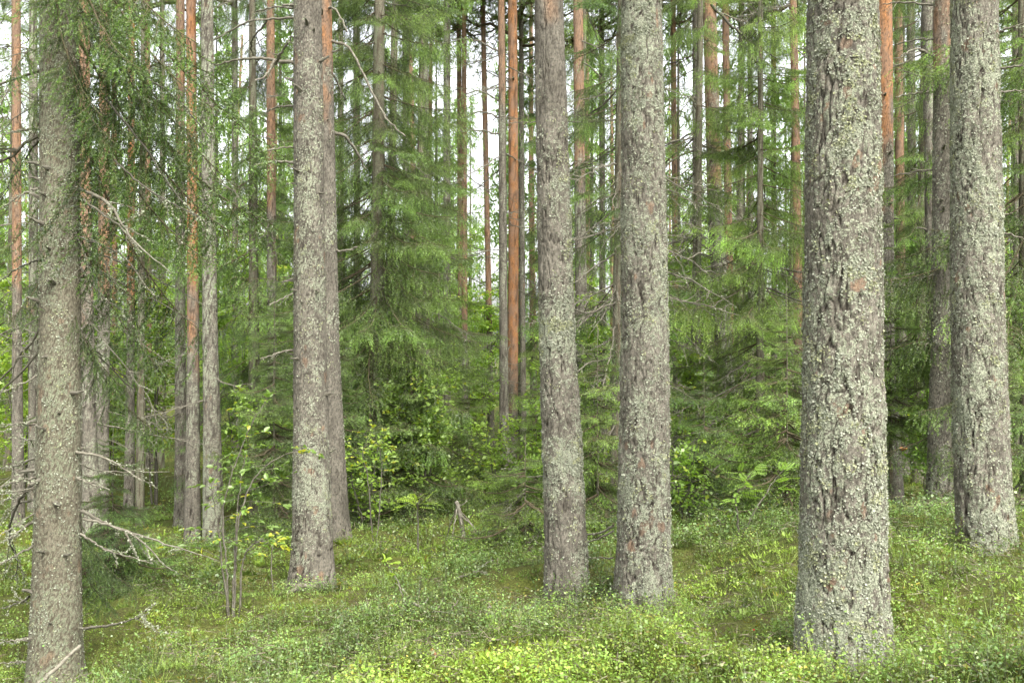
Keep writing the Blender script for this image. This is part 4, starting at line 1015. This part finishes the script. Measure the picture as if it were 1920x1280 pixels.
# ------------------------------------------------------------------ ground plants
def sprig(rng, H, nl, leaf, spread=.5):
    """bilberry sprig: a few stems, small oval leaves; local coordinates"""
    V, T_, C, Mi = [], [], [], []; n = 0
    ns = rng.integers(3, 6)
    tips = []
    for s in range(ns):
        a = rng.uniform(0, 6.283); l = H*rng.uniform(.6, 1.1); o = spread*l*rng.uniform(.2, 1)
        q = np.array([[0, 0, -.03], [o*.4*math.cos(a), o*.4*math.sin(a), l*.5], [o*math.cos(a), o*math.sin(a), l]])
        tips.append(q); d = np.array([math.sin(a), -math.cos(a), 0])*.0012
        V.append(np.array([q[0]-d, q[0]+d, q[1]-d, q[1]+d, q[2]])); T_.append(np.array([[0, 1, 2], [1, 3, 2], [2, 3, 4]])+n); C.append(np.tile([.55, .42, .35], (5, 1))); n += 5
    k = nl
    qi = rng.integers(0, ns, k); u = rng.uniform(.3, 1.0, k); tips = np.array(tips)
    p = np.where((u < .5)[:, None], tips[qi, 0]*(1-2*u[:, None])+tips[qi, 1]*2*u[:, None], tips[qi, 1]*(2-2*u[:, None])+tips[qi, 2]*(2*u[:, None]-1))
    p = p+rng.normal(0, .012, (k, 3))
    nz = norm(rng.normal(0, .55, (k, 3))+np.array([0, 0, 1])); a = norm(np.cross(nz, rng.normal(size=(k, 3)))); b_ = np.cross(nz, a)
    s = leaf*rng.uniform(.6, 1.25, (k, 1))
    V.append(np.stack([p, p+a*s*.55+b_*s*.38, p+a*s*1.15, p+a*s*.55-b_*s*.38], 1).reshape(-1, 3)); bb = n+np.arange(k)*4
    T_.append(np.concatenate([np.stack([bb, bb+1, bb+2], 1), np.stack([bb, bb+2, bb+3], 1)]))
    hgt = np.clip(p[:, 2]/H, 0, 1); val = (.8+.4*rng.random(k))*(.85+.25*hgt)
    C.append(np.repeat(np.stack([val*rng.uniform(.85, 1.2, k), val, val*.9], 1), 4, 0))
    return np.concatenate(V), np.concatenate(T_), np.concatenate(C)

def scatter(protos, x, y, z, s, col, name, mat, label, lean=.15, seed=3):
    rng = np.random.default_rng(seed); G = Geo(); which = rng.integers(0, len(protos), len(x))
    for k, (V, T_, C) in enumerate(protos):
        ids = np.where(which == k)[0]
        if not len(ids): continue
        a = rng.uniform(0, 6.283, len(ids)); ca, sa = np.cos(a)[:, None], np.sin(a)[:, None]
        X_ = V[None, :, 0]*ca-V[None, :, 1]*sa; Y_ = V[None, :, 0]*sa+V[None, :, 1]*ca; Z_ = np.repeat(V[None, :, 2], len(ids), 0)
        lx, ly = rng.normal(0, lean, (2, len(ids)))
        X_ = X_+Z_*lx[:, None]; Y_ = Y_+Z_*ly[:, None]
        W = np.stack([X_, Y_, Z_], -1)*s[ids][:, None, None]+np.stack([x[ids], y[ids], z[ids]], 1)[:, None]
        TT = T_[None]+(np.arange(len(ids))*len(V))[:, None, None]
        CC = C[None]*col[ids][:, None]
        G.add(W.reshape(-1, 3), TT.reshape(-1, 3), CC.reshape(-1, 3), 0)
    o = link(name, G.mesh(name, [mat], False)); tag(o, label, None, None, 'stuff'); return o

rng = np.random.default_rng(5)
def field(n, y0, y1, power=1.0, margin=1.25):
    """random ground points in the wedge of wood in front of the camera"""
    u = rng.random(n); y = y0*(y1/y0)**(u**power); x = (rng.random(n)*2-1)*y*.514*margin+rng.normal(0, .2, n)
    return x, y
trunkxy = [(o[0], o[1]) for _, o, _, _ in TREES.values()]
def clear_trunks(x, y, r=.1):
    m = np.ones(len(x), bool)
    for a, b_ in trunkxy: m &= (x-a)**2+(y-b_)**2 > r*r
    return m
def patch(x, y, s, sd): return fbm(np.stack([x*s, y*s, x*0], 1), 3, sd)
protos_n = [sprig(rng, .16, 17, .0160, .8) for _ in range(12)]
protos_t = [sprig(rng, .30, 34, .0165, .55) for _ in range(8)]
protos_f = [sprig(rng, .20, 11, .024, .7) for _ in range(10)]

def gcol(x, y, n):
    a = patch(x, y, .55, 41); b_ = patch(x, y, 1.6, 43); c = patch(x, y, 5., 45)
    yel = sstep(.50, .64, a)*.8+sstep(.6, .7, b_)*.5
    # brighter, yellower patches: bottom centre and around the nearest pine
    for (cx, cyy, r, s_) in ((-.45, 5.3, .75, .9), (1.0, 5.6, .8, .5), (2.7, 6.3, 1.0, .6), (1.3, 7.3, .7, .5), (3.1, 5.0, .8, .5)):
        yel = yel+s_*np.exp(-((x-cx)**2+(y-cyy)**2)/r**2)
    yel = np.clip(yel*1.1-.12, 0, 1.4)[:, None]
    dk = np.clip(sstep(.58, .42, patch(x, y, 3.2, 49))*1.0, 0, 1)[:, None]
    col = np.array([[1.0, 1.03, 1.05]])*(1-yel*.0)+yel*np.array([[.34, .28, -.14]])
    col = col*(1-.45*dk)*(.65+.85*c[:, None])
    brown = (rng.random(n) < .04)[:, None]
    return np.where(brown, col*np.array([[1.15, .75, .6]]), col)

# near bilberries
x, y = field(12000, 4.0, 9.5, 1.0, 1.15); k = clear_trunks(x, y)&(patch(x, y, 2.6, 61) > .36); x, y = x[k], y[k]; z = gz(x, y)
sc_ = (.35+.75*sstep(.34, .66, patch(x, y, 2.6, 61)))*rng.uniform(.75, 1.2, len(x))
scatter(protos_n, x, y, z-.01, sc_, gcol(x, y, len(x)), 'bilberry_undergrowth', M_BILB, 'low green bilberry shrubs covering the near forest floor', seed=31)
x, y = field(9500, 9.0, 20, 1.0, 1.15); k = clear_trunks(x, y)&(patch(x, y, .6, 62) > .2); x, y = x[k], y[k]; z = gz(x, y)
sc_ = (.4+.8*sstep(.34, .66, patch(x, y, 1.8, 62)))*rng.uniform(.75, 1.25, len(x))
scatter(protos_f, x, y, z-.01, sc_, gcol(x, y, len(x)), 'bilberry_slope', M_BILB, 'bilberry shrubs on the slope among the middle trunks', seed=32)
x, y = field(2600, 19, 45, 1.0, 1.15); z = gz(x, y)
scatter(protos_f, x, y, z-.01, rng.uniform(1.0, 2.2, len(x)), gcol(x, y, len(x)), 'distant_undergrowth', M_BILB, 'far undergrowth between the distant trunks', seed=33)
x, y = field(2600, 4.0, 12, 1.0, 1.15); pt = patch(x, y, 1.3, 66); k = clear_trunks(x, y)&(pt > .54); x, y = x[k], y[k]; z = gz(x, y)
scatter(protos_t, x, y, z-.01, (.5+3.*(pt[k]-.54)).clip(.5, 1.05)*rng.uniform(.8, 1.15, len(x)), gcol(x, y, len(x))*.85, 'tall_bilberry', M_BILB, 'taller darker bilberry clumps standing above the rest', seed=38)
cx_, cy2 = [], []
for kk, rr0, nn in (('N1', .17, 90), ('N2', .19, 80), ('N3', .18, 50), ('N4', .19, 90), ('N5', .24, 110), ('N6', .26, 150), ('N7', .24, 110), ('N8', .18, 50), ('L9', .14, 40), ('L10', .17, 40), ('N9', .16, 40), ('L3', .18, 40)):
    oo = TREES[kk][1]; aa = rng.uniform(0, 6.283, nn); ra = rr0+np.abs(rng.normal(0, .16, nn)); cx_.append(oo[0]+ra*np.cos(aa)); cy2.append(oo[1]+ra*np.sin(aa))
x, y = np.concatenate(cx_), np.concatenate(cy2); z = gz(x, y)
scatter(protos_n, x, y, z-.01, rng.uniform(.5, 1.15, len(x)), gcol(x, y, len(x)), 'trunk_foot_bilberry', M_BILB, 'bilberry shrubs gathered round the feet of the trunks', seed=39)
# moss and grass tufts
def tuft(rng, n, h, w_):
    a = rng.uniform(0, 6.283, n); r = rng.uniform(0, .04, n); p = np.stack([r*np.cos(a), r*np.sin(a), np.full(n, -.01)], 1)
    d = norm(np.stack([np.cos(a)*.7, np.sin(a)*.7, np.ones(n)], 1)+rng.normal(0, .3, (n, 3)))*h*rng.uniform(.5, 1.2, (n, 1)); s = norm(np.cross(d, rng.normal(size=(n, 3))))*w_
    return np.stack([p-s, p+s, p+d], 1).reshape(-1, 3), np.arange(n*3).reshape(-1, 3), np.repeat(rng.uniform(.7, 1.2, n)[:, None]*np.ones(3), 3, 0)
mt = [tuft(rng, 13, .035, .006) for _ in range(6)]
x, y = field(8500, 4.0, 10, 1.0, 1.15); k = clear_trunks(x, y); x, y = x[k], y[k]
scatter(mt, x, y, gz(x, y), rng.uniform(.7, 1.5, len(x)), gcol(x, y, len(x))*np.array([[.85, .85, .9]]), 'moss_carpet', M_MOSSY, 'yellow green moss between the bilberries', seed=34)
def litter(rng, n):
    p = rng.normal(0, .09, (n, 3))*np.array([1, 1, .05])+np.array([0, 0, .02]); d = norm(rng.normal(0, 1, (n, 3))*np.array([1, 1, .25]))*rng.uniform(.02, .11, (n, 1)); s = norm(np.cross(d, rng.normal(size=(n, 3))))*.0022
    return np.stack([p-s, p+s, p+d], 1).reshape(-1, 3), np.arange(n*3).reshape(-1, 3), np.repeat(rng.uniform(.5, 1.5, n)[:, None]*np.array([1, .95, .85]), 3, 0)
lt = [litter(rng, 7) for _ in range(8)]
x, y = field(2600, 4.0, 13, 1.0, 1.15); scatter(lt, x, y, gz(x, y)+rng.uniform(0, .14, len(x)), rng.uniform(.6, 1.5, len(x)), np.ones((len(x), 3)), 'twig_litter', M_TWIG, 'small dead twigs strewn through the undergrowth', seed=36)
mf = [tuft(rng, 9, .05, .012) for _ in range(5)]
x, y = field(5000, 9.5, 24, 1.0, 1.1); scatter(mf, x, y, gz(x, y), rng.uniform(.9, 2.2, len(x)), gcol(x, y, len(x))*.85, 'moss_slope', M_MOSSY, 'moss on the slope among the middle trunks', seed=37)
gt = [tuft(rng, 9, .24, .0022) for _ in range(6)]
x, y = field(1300, 4, 18, 1.0); k = clear_trunks(x, y)&(patch(x, y, .7, 63) > .52); x, y = x[k], y[k]
scatter(gt, x, y, gz(x, y), rng.uniform(.5, 1.3, len(x)), np.tile([[1.0, .95, .9]], (len(x), 1)), 'forest_grass', M_MOSSY, 'thin pale grass blades in the hollows', seed=35)

# ------------------------------------------------------------------ far wood, reads as one mass
rng = np.random.default_rng(99)
G = Geo()
def cloud(p, n, ln, wd, col, m, down=.6):
    """n leaf or needle strips around each given point set"""
    d = norm(rng.normal(0, 1, (n, 3))+np.array([0, 0, -down])); s = norm(np.cross(d, rng.normal(size=(n, 3))))
    l = ln*rng.uniform(.6, 1.4, (n, 1)); V = np.stack([p-s*wd, p+s*wd, p+d*l], 1).reshape(-1, 3)
    c = rng.uniform(.7, 1.25, n)[:, None]*np.array(col)
    G.add(V, np.arange(n*3).reshape(-1, 3), np.repeat(c, 3, 0), m)
for k in range(220):
    D = 27+45*rng.random()**.8; x = (rng.random()*2-1)*D*.62; zg = float(gz(x, D)[0]); typ = rng.choice(['pine', 'spruce', 'birch'], p=[.12, .54, .34])
    if typ == 'pine':
        H = rng.uniform(15, 21); r = rng.uniform(.10, .17); q = np.array([[x, D, zg], [x+rng.normal(0, .1), D, zg+H*.5], [x+rng.normal(0, .2), D, zg+H]])
        q = smoothpath(q, 10); v, f = tube(q, np.linspace(r, r*.3, 10), 7); hh = (v[:, 2]-zg)
        cc = np.where((hh > rng.uniform(2, 7))[:, None], np.array([[.8, .55, .1]]), np.array([[.8, 0, .4]])); G.add(v, f, cc, 0)
        n = 900; hz = H*(.55+.45*rng.random(n)**.8); rad = 2.0*np.clip((H*1.02-hz)/(H*.25), .1, 1); a = rng.integers(0, 22, n)*.2856*2+hz*1.3
        rr = rad*rng.random(n)**.5; p = np.stack([x+rr*np.cos(a), D+rr*np.sin(a), zg+hz+rng.normal(0, .12, n)], 1)
        cloud(p, n, .16, .028, (1, 1, 1), 2, -.1)
        for j in range(10):
            z = zg+rng.uniform(2, H*.6); a = rng.uniform(0, 6.28); l = rng.uniform(.5, 1.8)
            v, f = tube(smoothpath([(x, D, z), (x+l*.6*math.cos(a), D+l*.6*math.sin(a), z-.05), (x+l*math.cos(a), D+l*math.sin(a), z-.2*l)], 4), np.linspace(.018, .006, 4), 3, False); G.add(v, f, 1, 4)
    elif typ == 'spruce':
        H = rng.uniform(9, 19); r = H*.008; v, f = tube([(x, D, zg), (x, D, zg+H)], [r, .01], 6); G.add(v, f, (.5, 0, .4), 0)
        L = rng.uniform(1.5, 2.4); cz = rng.uniform(.8, 1.25)
        nb = int(H*6); 
        n = nb*20; hb = rng.uniform(.8, H, nb); ab = rng.uniform(0, 6.283, nb); lb = L*(1-hb/H)**.75*rng.uniform(.6, 1.1, nb)+.15
        ii = np.repeat(np.arange(nb), 20); u = rng.random(n)**.7
        hp = hb[ii]-lb[ii]*u*.42+lb[ii]*.2*u**3-np.abs(rng.normal(0, .16, n)); off = rng.normal(0, .16, n)*(1.1-u)*lb[ii]*.8
        p = np.stack([x+lb[ii]*u*np.cos(ab[ii])-off*np.sin(ab[ii]), D+lb[ii]*u*np.sin(ab[ii])+off*np.cos(ab[ii]), zg+hp], 1)
        cloud(p, n, .28, .038, (cz*.95, cz, cz*.9), 1, 1.1)
    else:
        H = rng.uniform(5, 17); v, f = tube(smoothpath([(x, D, zg), (x+rng.normal(0, .3), D, zg+H*.6), (x+rng.normal(0, .5), D, zg+H)], 8), np.linspace(.06, .015, 8), 6); G.add(v, f, (.8, 0, .7), 0)
        n = int(H*260); hz = H*(.12+.9*rng.random(n)); rr = np.abs(rng.normal(0, 1, n))*H*.13; a = rng.uniform(0, 6.283, n)
        ck = 30; cp = rng.normal(0, 1, (ck, 3))*np.array([H*.12, H*.12, H*.26])+np.array([0, 0, H*.58]); p = cp[rng.integers(0, ck, n)]+rng.normal(0, .3, (n, 3))
        p = p+np.array([x, D, zg]); p[:, 2] = np.maximum(p[:, 2], zg+.2); cloud(p, n, .08, .030, (1.45, 1.45, .9), 3, .2)
o = link('distant_forest', G.mesh('distant_forest', [M_PINE, M_NEEDLE, M_PNEEDLE, M_LEAF, M_TWIG], False))
tag(o, 'far pines, spruces and birches closing the view behind the named trees', None, None, 'stuff')
print('TRIS', sum(len(m.polygons) for m in bpy.data.meshes if m.users), 'OBJS', len(bpy.data.objects))
